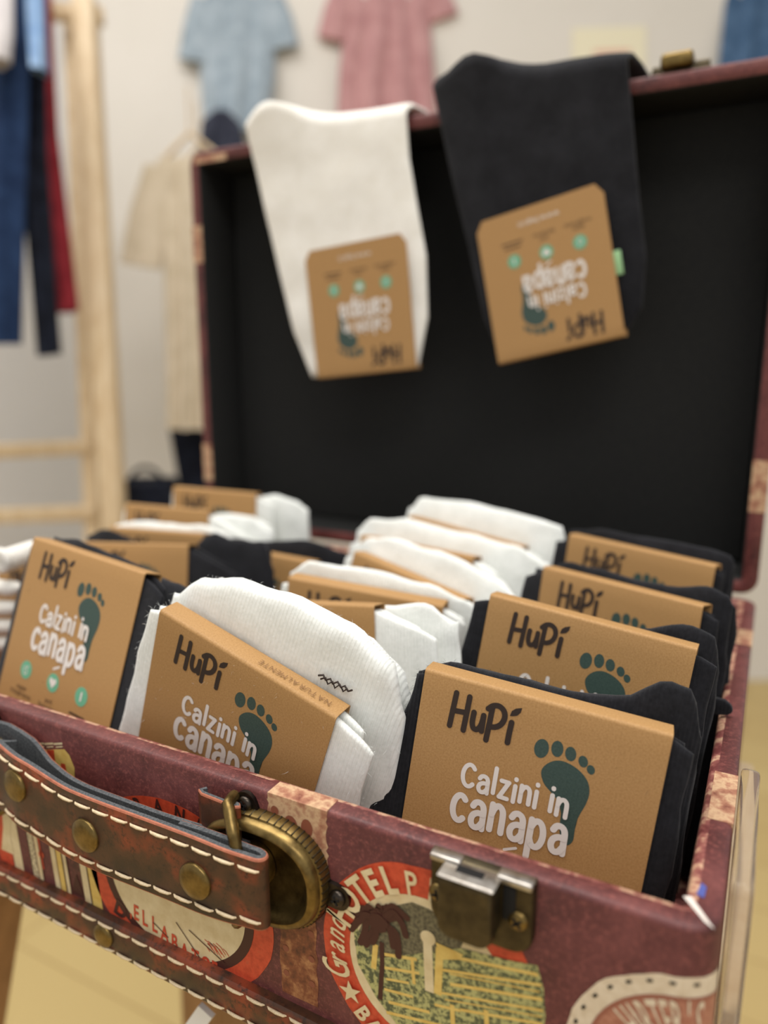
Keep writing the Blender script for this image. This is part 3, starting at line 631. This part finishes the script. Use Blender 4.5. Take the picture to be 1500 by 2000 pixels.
def clean(o):
    bm = bmesh.new(); bm.from_mesh(o.data); bmesh.ops.delete(bm, geom=[v for v in bm.verts if not v.link_faces], context='VERTS'); bm.to_mesh(o.data); bm.free(); return o
def fuzz(parent, meshobjs, count, length, mat, seed, zmin):
    rnd = random.Random(seed); m = MB()
    for o in meshobjs:
        me = o.data; ps = [p for p in me.polygons if p.center.z > zmin]
        if not ps: continue
        for _ in range(count//len(meshobjs)):
            p = rnd.choice(ps); c = Vector(p.center)+Vector((rnd.uniform(-1, 1), rnd.uniform(-1, 1), rnd.uniform(-1, 1)))*.0008
            d = (Vector(p.normal)*.6+Vector((rnd.uniform(-1, 1), rnd.uniform(-1, 1), rnd.uniform(-1, 1)))).normalized(); L = length*rnd.uniform(.4, 1.2)
            s = d.cross(Vector((rnd.uniform(-1, 1), rnd.uniform(-1, 1), .3))).normalized()*.00004; mid = c+d*L*.6+Vector((0, 0, -.1*L)); tip = c+d*L+Vector((rnd.uniform(-.3, .3)*L, rnd.uniform(-.3, .3)*L, -.25*L))
            m.add([c-s, c+s, mid+s*.7, mid-s*.7, tip], [(0, 1, 2, 3), (3, 2, 4)], 0, False)
    o = m.build('fibre_fuzz', mat, parent); o['kind'] = 'stuff'; return o
def pose_matrix(o, y, l, r):
    return Matrix.Translation(wd(o)) @ Matrix.Rotation(math.radians(y), 4, 'Z') @ Matrix.Rotation(math.radians(-l), 4, 'X') @ Matrix.Rotation(math.radians(r), 4, 'Y')
PRINTS = [ME_logo, ME_foot, ME_slogan]+ME_icon+[ME_capt, ME_web]
def put_card(root, Hp, T, full=True):
    c = link('card_sleeve', ME_card[T], root, (0, -T/2, Hp))
    for me in PRINTS if full else PRINTS[:3]: link(me.name.split('.')[0], me, c)
    return c
def pack(label, o, ylr, mat, inner=(.04, .1), outer=(.04, .1), prof=((-.3, 0), (.3, 0)), thick=.10, T=.010, lint=0, n_in=2, n_out=2, full=True, group=None, splay=.05, lsplay=.07, seed=0, drop=0.0, name='sock_pack', Hp=None, outer_side=1):
    """o: card top centre (units); inner/outer: left/right overhang of the layers in and behind the sleeve; prof: top of rear layers over x"""
    Hp_ = Hp if Hp else ((o[2]-(ZB+.05))*S-abs(math.sin(math.radians(ylr[2])))*W*.62)/math.cos(math.radians(ylr[1]))
    Mx = pose_matrix(o, *ylr) @ Matrix.Translation((0, T/2, -Hp_))
    root = thing(name, label, 'socks', (0, 0, 0), group); root.matrix_world = Mx
    rnd = random.Random(seed+3); xl, xr = -W/2, W/2; parts = []
    th = (T-.0016)/n_in
    for i in range(n_in):
        m = MB(); a = inner[0]*S*(1-.25*i)+rnd.uniform(-.001, .001); c = inner[1]*S*(1-.3*i)+rnd.uniform(-.0015, .001)
        dz = -.0012-drop-.002*rnd.random()
        slab(m, xl-a, xr+c, 0, lambda x: Hp_+dz-.0006-(.004*max(0, abs(x)-W/2)/.01), -T/2+.0009+th*i, -T/2+.0007+th*(i+1), seed*7+i, dyw=.1, shear=lambda z, u: (splay if u > 0 else lsplay)*S*(1-z/Hp_), pw=4)
        parts.append(clean(m.build('folded_sock', mat, root)))
    t2 = thick*S/n_out
    for i in range(n_out):
        m = MB(); f = 1-.12*i*(outer_side); a = outer[0]*S*f; c = outer[1]*S*f
        pf = [(x*S, Hp_+z*S*(1 if i == 0 else .72)-.003*i) for x, z in prof]
        slab(m, xl-a, xr+c, .001, lambda x: interp(pf, x), T/2+.0008+t2*i, T/2+.0008+t2*(i+1)+.0012, seed*7+3+i, shear=lambda z, u: (splay if u > 0 else lsplay)*S*(1-z/Hp_), pw=2.6)
        parts.append(clean(m.build('folded_sock', mat, root)))
    put_card(root, Hp_, T, full)
    if lint: fuzz(root, parts, lint, .0022, M_lint_w if mat is not M_sockd else M_lint_d, seed, Hp_*.35)
    return root, Hp_
GW, GD = 'white hemp sock packs in the suitcase', 'black hemp sock packs in the suitcase'
D, Wt = M_sockd, M_sockw
pack('black sock pack in kraft sleeve nearest the brass latch', (-.42, 1.599, -.771), (6.5, 6.2, 6.4), D, (.025, .055), (.035, .07), ((-.34,-.05),(-.25,-.004),(-.1,-.002),(.05,-.004),(.17,.02),(.27,.085),(.32,.08),(.35,-.02),(.37,-.2)), .12, splay=.02, lsplay=.15, lint=2600, group=GD, seed=1)
pack('black sock pack directly behind the one at the brass latch', (-.413, 2.018, -.705), (.4, 8.7, 6.3), D, (.04, .05), (.04, .065), ((-.34,-.04),(-.2,-.01),(.1,-.012),(.27,.03),(.32,.025),(.37,-.1)), .12, splay=.02, lsplay=.1, lint=1500, group=GD, seed=2)
pack('third black sock pack from the brass latch, right column', (-.415, 2.455, -.721), (-19.3, 9, .6), D, (.08, .04), (.1, .05), ((-.38,-.03),(-.25,.02),(.1,.012),(.27,.04),(.32,.03),(.36,-.03)), .12, splay=.02, lint=800, group=GD, seed=3)
pack('rearmost black sock pack in the right column', (-.42, 2.902, -.7), (-13.9, 7.4, 2.8), D, (.06, .03), (.05, .03), ((-.36,.0),(-.2,.03),(.2,.04),(.3,.03),(.34,-.02)), .11, splay=.02, group=GD, seed=4)
W1, h1 = pack('white sock pack at the front, between two black packs', (-1.147, 1.414, -.747), (-.6, -3.5, 18.9), Wt, (.05, .1), (.06, .16), ((-.34,-.02),(-.26,.08),(-.12,.13),(.05,.16),(.22,.17),(.34,.13),(.41,.02),(.44,-.2)), .17, lint=3600, group=GW, seed=5, n_out=2, splay=.06)
pack('white sock pack with plain-looking sleeve behind the front white pack', (-1.32, 1.907, -.761), (-2.1, 8.9, -7), Wt, (.04, .2), (.03, .23), ((-.34,-.04),(0,-.02),(.3,-.01),(.42,0),(.5,-.05)), .1, lint=1800, group=GW, seed=6, n_in=2, n_out=3)
pack('white sock pack third from front in the middle column', (-1.215, 2.162, -.78), (7.7, -.8, 4.1), Wt, (.03, .08), (.04, .1), ((-.34,-.02),(-.25,.04),(0,.05),(.2,.03),(.34,0),(.4,-.04)), .08, splay=0, lint=900, group=GW, seed=7)
pack('white sock pack fourth from front in the middle column', (-1.217, 2.5, -.803), (-15.3, 10.2, 7.7), Wt, (.05, .15), (.1, .22), ((-.4,-.02),(-.3,.06),(-.1,.1),(.15,.11),(.35,.09),(.5,.03)), .08, splay=0, lint=500, group=GW, seed=8)
pack('white sock pack second from the rear in the middle column', (-1.312, 2.782, -.764), (-8.8, 10.1, 1), Wt, (.06, .15), (.1, .28), ((-.4,.0),(-.32,.07),(-.1,.1),(.2,.08),(.4,.07),(.55,.02)), .09, splay=0, group=GW, seed=9)
pack('rearmost white sock pack in the middle column', (-1.193, 3.05, -.738), (-5, 10.2, 7.1), Wt, (.05, .12), (.08, .17), ((-.36,.02),(-.3,.09),(0,.12),(.25,.13),(.4,.12),(.46,.02)), .11, group=GW, seed=10)
pack('black sock pack at the front left, whole sleeve face showing', (-1.942, 1.621, -.608), (-4.9, 17.6, 3.8), D, (.03, .08), (.05, .17), ((-.34,.0),(-.2,.02),(.1,0),(.3,-.02),(.42,-.03),(.47,-.12)), .12, lint=1600, group=GD, seed=11)
pack('black sock pack with thick folds right behind the front left pack', (-2.451, 2.301, -.778), (5.5, 13, -3.9), D, (.05, .25), (.07, .36), ((-.36,.03),(-.25,.06),(0,-.02),(.25,-.01),(.33,.06),(.45,.02),(.6,.02),(.65,-.1)), .13, lint=500, group=GD, seed=12, n_out=3)
pack('white sock pack mostly hidden behind the left black packs', (-2.62, 2.6, -.80), (3, 8, -2), Wt, (.05, .05), (.06, .06), ((-.36,.0),(-.2,.03),(.2,.03),(.36,.0)), .1, group=GW, seed=13)
pack('white sock pack at the rear left, lower of the two sleeves', (-2.832, 2.9, -.753), (.9, 9, -1.1), Wt, (.02, .3), (.02, .34), ((-.34,-.05),(.2,-.03),(.34,-.01),(.5,-.02),(.62,-.08)), .1, group=GW, seed=14, T=.007)
pack('white sock pack in the rear left corner, highest sleeve', (-2.675, 3.1, -.68), (-.2, 4.1, -.7), Wt, (.02, .1), (.02, .27), ((-.34,-.05),(.2,-.03),(.36,-.01),(.42,-.02),(.58,-.08)), .1, group=GW, seed=15, T=.007)
pack('black sock pack half hidden in the middle of the suitcase', (-2.02, 2.62, -.84), (4, 8, 3), D, (.04, .12), (.05, .18), ((-.36,.0),(-.1,.03),(.2,.07),(.4,.05),(.47,-.03)), .1, group=GD, seed=16)
# cream chunky pack at the left frame edge
r0, hp0 = pack('cream chunky knit sock pack at the left frame edge', (-2.62, 1.98, -.80), (0, 10, 0), M_sockc, (.03, .03), (.03, .05), ((-.34,0),(.3,0)), .1, group='cream sock packs in the suitcase', seed=17, full=False)
b = MB(); inv0 = r0.matrix_world.inverted()
def cp(px, py, Y): return inv0 @ wd(onY(px, py, Y))
sp = []
for i in range(40):
    t = i/39*2.3*2*math.pi; rad = .012+.030*i/39; c0 = onY(8, 1095, 1.84); sp.append(inv0 @ wd((c0.x+rad*math.cos(t), c0.y-.01, c0.z+rad*math.sin(t))))
b.tube(sp, .0021, 8)
c0 = onY(8, 1095, 1.84); b.lathe(inv0 @ wd(c0), (inv0.to_3x3() @ Vector((-.2, 1, 0))), [(.0, -.0005), (.0055, -.0006), (.0064, .002), (.0064, .022), (.005, .026), (0, .027)], 20)
for px, py, L in ((14, 1142, 26), (8, 1180, 28), (4, 1216, 30), (0, 1250, 30)):
    b.tube([cp(px-L*1.6+L*2.6*k/8, py-3+6*math.sin(k/8*3)+L*.25*k/8, 1.86) for k in range(9)], lambda t: .0042*(1-abs(2*t-1)**4)**.5+.0003, 14)
b.build('rolled_cuff', M_sockc, r0)
# stitched size mark on the front white sock
b = MB()
mk = [(0,0),(.002,.0012),(.003,-.0006),(.005,.001),(.006,-.0008),(.008,.0012),(.0095,-.0006),(.011,.0009),(.0125,-.0008),(.014,.0005)]
b.tube([(x, 0, z) for x, z in mk], .0004, 6); b.tube([(x+.001, 0, z*1.4-.0012) for x, z in mk[:8]], .00035, 6)
o = b.build('stitched_mark', M_ink, W1); o.location = (.0255, .0050, h1+.0035); o.rotation_euler = (.2, math.radians(-6), 0)
# sewn top line printed on the sleeve's upper fold of the front white pack
b = MB(); textline(b, 'NATURALMENTE', (0, 0), 0, .0035, 1, 0, lambda x, z, k: Vector((x, z, .00068)), 0, 1, .2, True)
o = b.build('fold_lettering', flat('faint_print', G(128,92,56), .6), W1); o.location = (.020, 0, h1); o.rotation_euler = (0, 0, math.pi)
# ---- black fabric heel tabs poking out beside the right column
for (px, py, Yv), lab in (((1412, 1388, 2.2), 'nearer'), ((1428, 1200, 3.0), 'farther')):
    p = onY(px, py, Yv); b = MB()
    pts = [(0,0),(.02,.012),(.045,.01),(.062,-.004),(.066,-.02),(.055,-.033),(.03,-.038),(0,-.036)] if lab == 'nearer' else [(0,0.03),(.016,.02),(.03,.004),(.045,-.008),(.02,-.02),(0,-.024)]
    pts = [(x-.04, z+.02) for x, z in pts]
    b.loft([[wd((p.x+x, p.y+h, p.z+z)) for x, z in pts] for h in (0, .02)], 0, True, True)
    tg = tag(b.build('fabric_tab', M_sockd, None, bevel=.0008, origin=wd(p)), f'{lab} black fabric tab sticking out over the right rim', 'fabric tab'); tg.location = wd(p)
# ------------------------------------------------------------------ sock packs hung over the lid
def hang(label, cpose, left, right, mat, Yp, seed, toplist, tails, lump, green=False):
    o, ylr = cpose; T = .007
    root = thing('hanging_sock_pack', label, 'socks', wd((o[0], o[1], o[2]-.02)), 'sock packs hung over the lid')
    RO = root.location
    # sock sheet: rows from the bottom up, over the lid edge and down behind
    L = [onY(*p, Yp) for p in left]; Rr = [onY(*p, Yp) for p in right]
    def along(P, t):
        n = len(P)-1; i = min(int(t*n), n-1); return P[i].lerp(P[i+1], t*n-i)
    rows = []; nr = 40; th = .045
    for j in range(nr+1):
        t = j/nr; a = along(L, t); c = along(Rr, t); rows.append((a, c, 0))
    m = MB(); nu = 24; F_ = []; B_ = []
    top = nr
    ext = [(Yp+.02, .03), (Yp+.08, .055), (Yp+.2, .06), (Yp+.34, .05), (Yp+.42, .02), (Yp+.44, -.05), (Yp+.45, -.3), (Yp+.45, -.6)]
    aT, cT = rows[-1][0], rows[-1][1]
    for j in range(nr+1+len(ext)):
        for i in range(nu+1):
            u = math.sin(math.pi/2*(2*i/nu-1)); s = (u+1)/2
            if j <= nr:
                a, c, _ = rows[j]; p = a.lerp(c, s); nrm = Vector((0, -1, 0))
                if j > nr-6: nrm = Vector((0, -1, .25*(j-nr+6)/6)).normalized()
            else:
                yy, dz = ext[j-nr-1]; a = Vector((aT.x+(yy-Yp)*tails, yy, aT.z+dz)); c = Vector((cT.x+(yy-Yp)*tails, yy, cT.z+dz)); zt_ = max(a.z, LZ1+.04) if j-nr-1 < 5 else a.z
                p = a.lerp(c, s); k = j-nr-1; nrm = Vector((0, -.6, .8)) if k < 1 else (Vector((0, 0, 1)) if k < 4 else Vector((0, 1, .1)))
            e = max(0, 1-abs(u)**3.5)**(1/3.5)
            if j < 3: e *= (.25, .7, .92)[j]
            nz = noise.noise(Vector((p.x*5, p.z*5+p.y*3, seed)))*.012
            if j <= nr and j > nr-12:     # soft heel roll near the top edge
                q = (j-nr+12)/12; lp = lump(s)*q*q; p = p+Vector((0, -lp*.35, lp))
            if j > nr: p = p+Vector((0, 0, lump(s)*max(0, 1-(j-nr)/4)))
            F_.append(wd(p+nrm*(th/2*e+nz*e))-RO); B_.append(wd(p-nrm*(th/2*e))-RO)
    k = nu+1; n = len(F_); J = nr+len(ext); fs = []
    idx = lambda i, j, s: (j*k+i) if (s == 0 or i in (0, nu) or j in (0, J)) else n+j*k+i
    for j in range(J):
        for i in range(nu):
            fs.append((idx(i, j, 0), idx(i+1, j, 0), idx(i+1, j+1, 0), idx(i, j+1, 0))); fs.append((idx(i, j, 1), idx(i, j+1, 1), idx(i+1, j+1, 1), idx(i+1, j, 1)))
    m.add(F_+B_, fs, 0, True); clean(m.build('sock', mat, root))
    Mc = pose_matrix(o, ylr[0], ylr[1], 180+ylr[2]); c = link('card_sleeve', ME_card[T], root)
    c.matrix_world = Mc; c.matrix_parent_inverse = Matrix.Translation(RO).inverted()
    for me in PRINTS: link(me.name.split('.')[0], me, c)
    if green:
        b = MB(); b.box((-W/2-.004, .001, -.05), (-W/2+.002, .003, -.036)); b.build('green_label', flat('green_label_fabric', G(150,190,140), .8), c, bevel=.0004)
    return root
hang('white sock pack hanging over the lid edge, sleeve upside down', ((-1.874, 3.372, -.058), (.2, -1, -5.4)), [(610,738),(575,650),(548,540),(520,420),(500,330),(484,268)], [(818,716),(836,620),(833,500),(815,400),(800,310),(794,222)], M_sockc, 3.405, 21, None, .05,
     lambda s: .13*math.exp(-((s-.2)/.2)**2))
hang('black sock pack hanging over the lid edge, sleeve upside down', ((-.88, 3.36, .05), (-2.4, -.2, -11.9)), [(978,700),(945,620),(915,480),(890,380),(866,270),(846,178)], [(1225,650),(1255,600),(1262,500),(1250,400),(1238,260),(1226,128)], M_sockd, 3.405, 22, None, .12,
     lambda s: .11*math.exp(-((s-.24)/.17)**2)+.02*math.exp(-((s-.9)/.2)**2), True)
# ------------------------------------------------------------------ what the case stands on
def stool(label, x0, x1, y0, y1, splay, legs):
    zt = ZB*S+ZC; root = thing('wooden_stool', label, 'stool', ((x0+x1)/2*S, (y0+y1)/2*S, 0)); o = root.location
    b = MB(); b.box(Vector((x0*S, y0*S, zt-.028)), Vector((x1*S, y1*S, zt-.0005))); b.build('seat', M_pine, root, bevel=.003, origin=o)
    for lx, ly, sx in legs:
        b = MB(); t = Vector((lx*S, ly*S, zt-.028)); f = Vector((lx*S+sx, ly*S, 0)); w = .021
        b.loft([[p+Vector((a, c, 0)) for a, c in ((-w, -w), (w, -w), (w, w), (-w, w))] for p in (f, t)], 0, True, True, smooth=False); b.build('leg', M_wooddark, root, bevel=.002, origin=o, remove_doubles=True)
stool('pine stool under the right half of the suitcase', -1.26, .058, 1.42, 3.3, .05, [(-1.0, 1.7, -.03), (-.15, 1.7, 0), (-1.0, 3.1, -.03), (-.15, 3.1, 0)])
stool('brown-legged stool under the left end of the suitcase', -3.0, -2.45, 1.5, 3.2, .05, [(-2.8, 1.72, -.24), (-2.7, 3.0, -.02)])
p = onY(400, 1985, 1.40); b = MB(); c = wd(p)
vs = [wd((p.x-.10, 1.405, p.z-.10)), wd((p.x-.02, 1.405, p.z+.03)), wd((p.x+.03, 1.405, p.z+.01)), wd((p.x-.05, 1.405, p.z-.12))]
b.loft([[v+Vector((0, d, 0)) for v in vs] for d in (-.0012, .0012)], 0, True, True, smooth=False)
tag(b.build('paper_tag', M_white, None, origin=c), 'small white paper tag under the front edge of the suitcase', 'tag').location = c
# clear acrylic panel standing against the right side
m, nt, bs = nodes('clear_acrylic', .06, 0, .5); bs.inputs['Transmission Weight'].default_value = .92; bs.inputs['Base Color'].default_value = G(246,236,222); bs.inputs['IOR'].default_value = 1.2
b = MB(); pr = [(1.46, ZB), (1.46, -1.03), (1.47, -1.015), (1.48, -1.01)]+[(1.93+.08*math.sin(math.radians(15*i)), -1.09+.08*math.cos(math.radians(15*i))) for i in range(0, 7)]+[(2.01, ZB)]
b.loft([[wd((x, y, z)) for y, z in pr] for x in (.006, .05)], 0, True, True)
c = wd((.028, 1.8, ZB)); tag(b.build('acrylic_panel', m, None, origin=c, bevel=.0015), 'clear acrylic panel standing against the right side of the suitcase', 'panel').location = c
# ------------------------------------------------------------------ clothes and rack behind
def cloth_mat(name, c0, c1): return mottled(name, [(.35, c0), (.65, c1)], 22, .95, 0, .0006, 5, spec=.15, bscale=500)
def garment(name, label, cat, mat, left, right, d, folds=4, amp=.018, sleeves=(), seed=0, group=None, thick=.05, hanger=True):
    """left/right edge pixels from top to bottom at depth d metres"""
    L = [atD(*p, d) for p in left]; Rr = [atD(*p, d) for p in right]; base = (L[-1]+Rr[-1])/2
    root = thing(name, label, cat, base, group); nr, nu = 28, 36; F_ = []; B_ = []
    def along(P, t):
        n = len(P)-1; i = min(int(t*n), n-1); return P[i].lerp(P[i+1], t*n-i)
    for j in range(nr+1):
        t = j/nr; a = along(L, t); c = along(Rr, t)
        for i in range(nu+1):
            u = math.sin(math.pi/2*(2*i/nu-1)); s = (u+1)/2; p = a.lerp(c, s); e = math.sqrt(max(0, 1-u*u))
            f = amp*math.sin(s*folds*2*math.pi+seed+2*noise.noise(Vector((s*3, t*2, seed))))*(.25+.75*t)*e
            F_.append(p-HV*(thick*e*(.35+.65*t)/2)-HV*f-base); B_.append(p+HV*(thick*e*(.35+.65*t)/2)-HV*f-base)
    k = nu+1; n = len(F_); fs = []
    idx = lambda i, j, s: (j*k+i) if (s == 0 or i in (0, nu)) else n+j*k+i
    for j in range(nr):
        for i in range(nu):
            fs.append((idx(i, j, 0), idx(i, j+1, 0), idx(i+1, j+1, 0), idx(i+1, j, 0))); fs.append((idx(i, j, 1), idx(i+1, j, 1), idx(i+1, j+1, 1), idx(i, j+1, 1)))
    m = MB(); m.add(F_+B_, fs, 0, True); clean(m.build('cloth_body', mat, root))
    for s in sleeves:
        pts = [atD(*p, d)-base for p in s[:-1]]; w = s[-1]; m = MB(); n_ = len(pts); rings = []
        for i, p in enumerate(pts):
            t = (pts[min(i+1, n_-1)]-pts[max(i-1, 0)]).normalized(); sd = t.cross(HV).normalized(); ww = w*(1+.15*i/(n_-1))*.5
            rings.append([p+sd*ww*math.cos(q*2*math.pi/14)+HV*ww*.4*math.sin(q*2*math.pi/14) for q in range(14)])
        m.loft(rings, 0, True, True); m.build('sleeve', mat, root)
    if hanger:
        m = MB(); a = L[0].lerp(Rr[0], .12)-base; c = L[0].lerp(Rr[0], .88)-base; mid = (a+c)/2+Vector((0, 0, .05))
        m.tube([a, mid, c], .006, 8); m.tube([mid, mid+Vector((0, 0, .1))], .002, 6); m.build('hanger', M_pine, root)
    return root
c_navy = cloth_mat('navy_denim', G(22,36,62), G(36,54,84)); c_dark = cloth_mat('dark_navy_cloth', G(18,20,28), G(30,34,46)); c_red = cloth_mat('red_cloth', G(112,30,38), G(140,44,52))
c_grey = cloth_mat('grey_cloth', G(196,190,190), G(214,208,206)); c_lblue = cloth_mat('pale_blue_cloth', G(140,153,162), G(164,175,183)); c_pink = cloth_mat('pink_cloth', G(172,126,126), G(190,146,144))
c_beige = cloth_mat('beige_cloth', G(186,172,148), G(202,188,166)); c_jean = cloth_mat('mid_blue_denim', G(62,88,118), G(84,110,140)); c_char = cloth_mat('charcoal_cloth', G(38,40,50), G(58,60,72)); c_ltd = cloth_mat('light_denim', G(116,146,184), G(150,176,206))
GC = 'garments hung on the pine rack'
garment('navy_trousers', 'blue denim trousers at the left edge of the pine rack', 'trousers', c_navy, [(-60,-60),(-62,300),(-64,672)], [(60,-60),(54,300),(40,672)], 1.30, 2, .012, group=GC)
garment('dark_trousers', 'dark navy trousers on the rack beside the red garment', 'trousers', c_dark, [(30,-60),(36,300),(76,696)], [(88,-60),(92,300),(118,690)], 1.36, 2, .01, seed=2, group=GC)
garment('red_garment', 'dark red garment hanging next to the pine rack post', 'garment', c_red, [(70,-60),(82,260),(112,612)], [(98,-60),(112,260),(152,606)], 1.44, 1.5, .008, seed=1, group=GC)
garment('light_denim_garment', 'pale denim garment top with white print on the rack', 'garment', c_ltd, [(46,-60),(56,60),(66,140)], [(84,-60),(88,60),(92,140)], 1.27, 1, .006, seed=1, group=GC)
garment('grey_garment', 'pale grey garment at the top left corner', 'garment', c_grey, [(-40,-60),(-40,60),(-40,126)], [(26,-60),(26,60),(20,120)], 1.24, 1, .006, seed=3, group=GC)
garment('blue_tshirt', 'pale blue short-sleeved T-shirt hung on the wall', 't-shirt', c_lblue, [(392,-40),(388,60),(392,160),(398,242)], [(538,-40),(540,60),(536,160),(520,262)], 2.0, 3, .016, [((400,0),(388,50),(378,120),.075), ((530,0),(545,40),(555,95),.07)], seed=4, group='tops on the back wall')
garment('charcoal_trousers', 'charcoal trousers below the pale blue T-shirt', 'trousers', c_char, [(418,216),(394,236),(386,300),(384,420)], [(446,216),(470,240),(484,300),(486,420)], 1.86, 2, .012, seed=5, hanger=False)
garment('pink_dress', 'pink short-sleeved dress hung on the wall', 'dress', c_pink, [(672,-60),(672,60),(662,140),(655,300)], [(840,-60),(842,60),(848,140),(856,300)], 2.0, 3.5, .02, [((676,-20),(660,20),(648,78),.07), ((838,-40),(856,0),(868,36),.07)], seed=6, group='tops on the back wall')
garment('beige_tshirt', 'beige long T-shirt hanging left of the open lid', 't-shirt', c_beige, [(305,312),(318,420),(322,600),(326,838)], [(440,300),(440,420),(440,600),(440,838)], 1.70, 3, .018, [((318,330),(292,420),(275,520),.085),], seed=7)
garment('blue_jeans', 'blue jeans hanging at the top right corner', 'jeans', c_jean, [(1420,-60),(1412,40),(1404,118),(1400,260)], [(1560,-60),(1560,40),(1560,118),(1560,260)], 2.0, 3, .016, seed=8)
garment('black_garment', 'black garment hem below the beige T-shirt', 'garment', c_dark, [(345,330),(338,600),(330,836),(352,960)], [(430,330),(430,600),(430,836),(430,960)], 1.80, 2, .01, seed=9)
b = MB(); c = atD(288, 952, 1.75); b.box((-.055, -.05, -.03), (.055, .05, .03)); 
# pine rack: post, rails, back post
pr = thing('pine_rack', 'pale pine clothes rack standing at the left edge', 'rack', Vector((atD(215, 990, 1.5).x, atD(215, 990, 1.5).y, 0)))
def beam(pa, pb, w, dp, name, mat):
    a, c = Vector(pa), Vector(pb); t = (c-a).normalized(); sd = t.cross(HV).normalized(); nn = t.cross(sd).normalized(); m = MB()
    m.loft([[p+sd*w/2*x+nn*dp/2*y for x, y in ((-1, -1), (1, -1), (1, 1), (-1, 1))] for p in (a, c)], 0, True, True, smooth=False); return m.build(name, mat, pr, bevel=.003, origin=pr.location, remove_doubles=True)
def downto(a, c, z): t = (z-a.z)/(c.z-a.z); return a+(c-a)*t
a, c = atD(166, 0, 1.5), atD(222, 1000, 1.5); beam(downto(a, c, 0), downto(a, c, 1.72), .04, .045, 'post', M_pine)
a, c = atD(140, 0, 1.56), atD(182, 1000, 1.56); beam(downto(a, c, 0), downto(a, c, 1.72), .032, .03, 'post', M_pine)
beam(atD(-260, 894, 1.55), atD(180, 872, 1.55), .03, .03, 'rail', M_pine); beam(atD(-260, 1018, 1.55), atD(190, 1000, 1.55), .03, .03, 'rail', M_pine)
a = atD(-260, -160, 1.4); c = atD(190, -160, 1.5); beam(Vector((a.x, a.y, 1.7)), Vector((c.x, c.y, 1.7)), .03, .03, 'rail', M_pine)
# dark bag low by the wall and a printed sheet on the wall
q = atD(286, 955, 1.7); bt = thing('black_bag', 'black bag standing low behind the left corner of the suitcase', 'bag', Vector((q.x, q.y, 0)))
b = MB(); z1 = q.z+.02
b.loft([[Vector((0, 0, z))+R2*(x*w)+HV*(y*.06) for x, y in ((-1,-1),(0,-1.15),(1,-1),(1,1),(0,1.1),(-1,1))] for z, w in ((0, .09), (.1, .1), (z1*.6, .095), (z1-.02, .06), (z1, .052))], 0, True, True); b.build('bag_body', c_dark, bt)
b = MB(); b.tube([Vector((0, 0, z1-.02))+R2*(.04*math.cos(t))+Vector((0, 0, .05*math.sin(t))) for t in [math.pi*i/12 for i in range(13)]], .005, 8); b.build('bag_handle', c_dark, bt)
def onwall(x, y, e=.004): r = ray(x, y); t = (DW-e)/(r.x*HV.x+r.y*HV.y); return r*t+Vector((0, 0, ZC))
cs = [onwall(*p) for p in ((1118, 55), (1262, 50), (1262, 200), (1118, 205))]; ctr = sum(cs, Vector())/4
b = MB(); b.loft([[p+HV*e-ctr for p in cs] for e in (0, .002)], 0, True, True, smooth=False); sh = b.build('wall_notice', flat('cream_paper', G(232,224,196), .8), None, remove_doubles=True); sh.location = ctr
tag(sh, 'cream paper notice with a faint pink line on the wall', 'notice')
b = MB(); ls = [onwall(*p, .0052)-ctr for p in ((1160, 98), (1232, 96), (1232, 106), (1160, 108))]; b.add(ls, [(0, 1, 2, 3)], 0, False); b.build('faint_print', flat('pink_print', G(226,180,160), .8), sh)
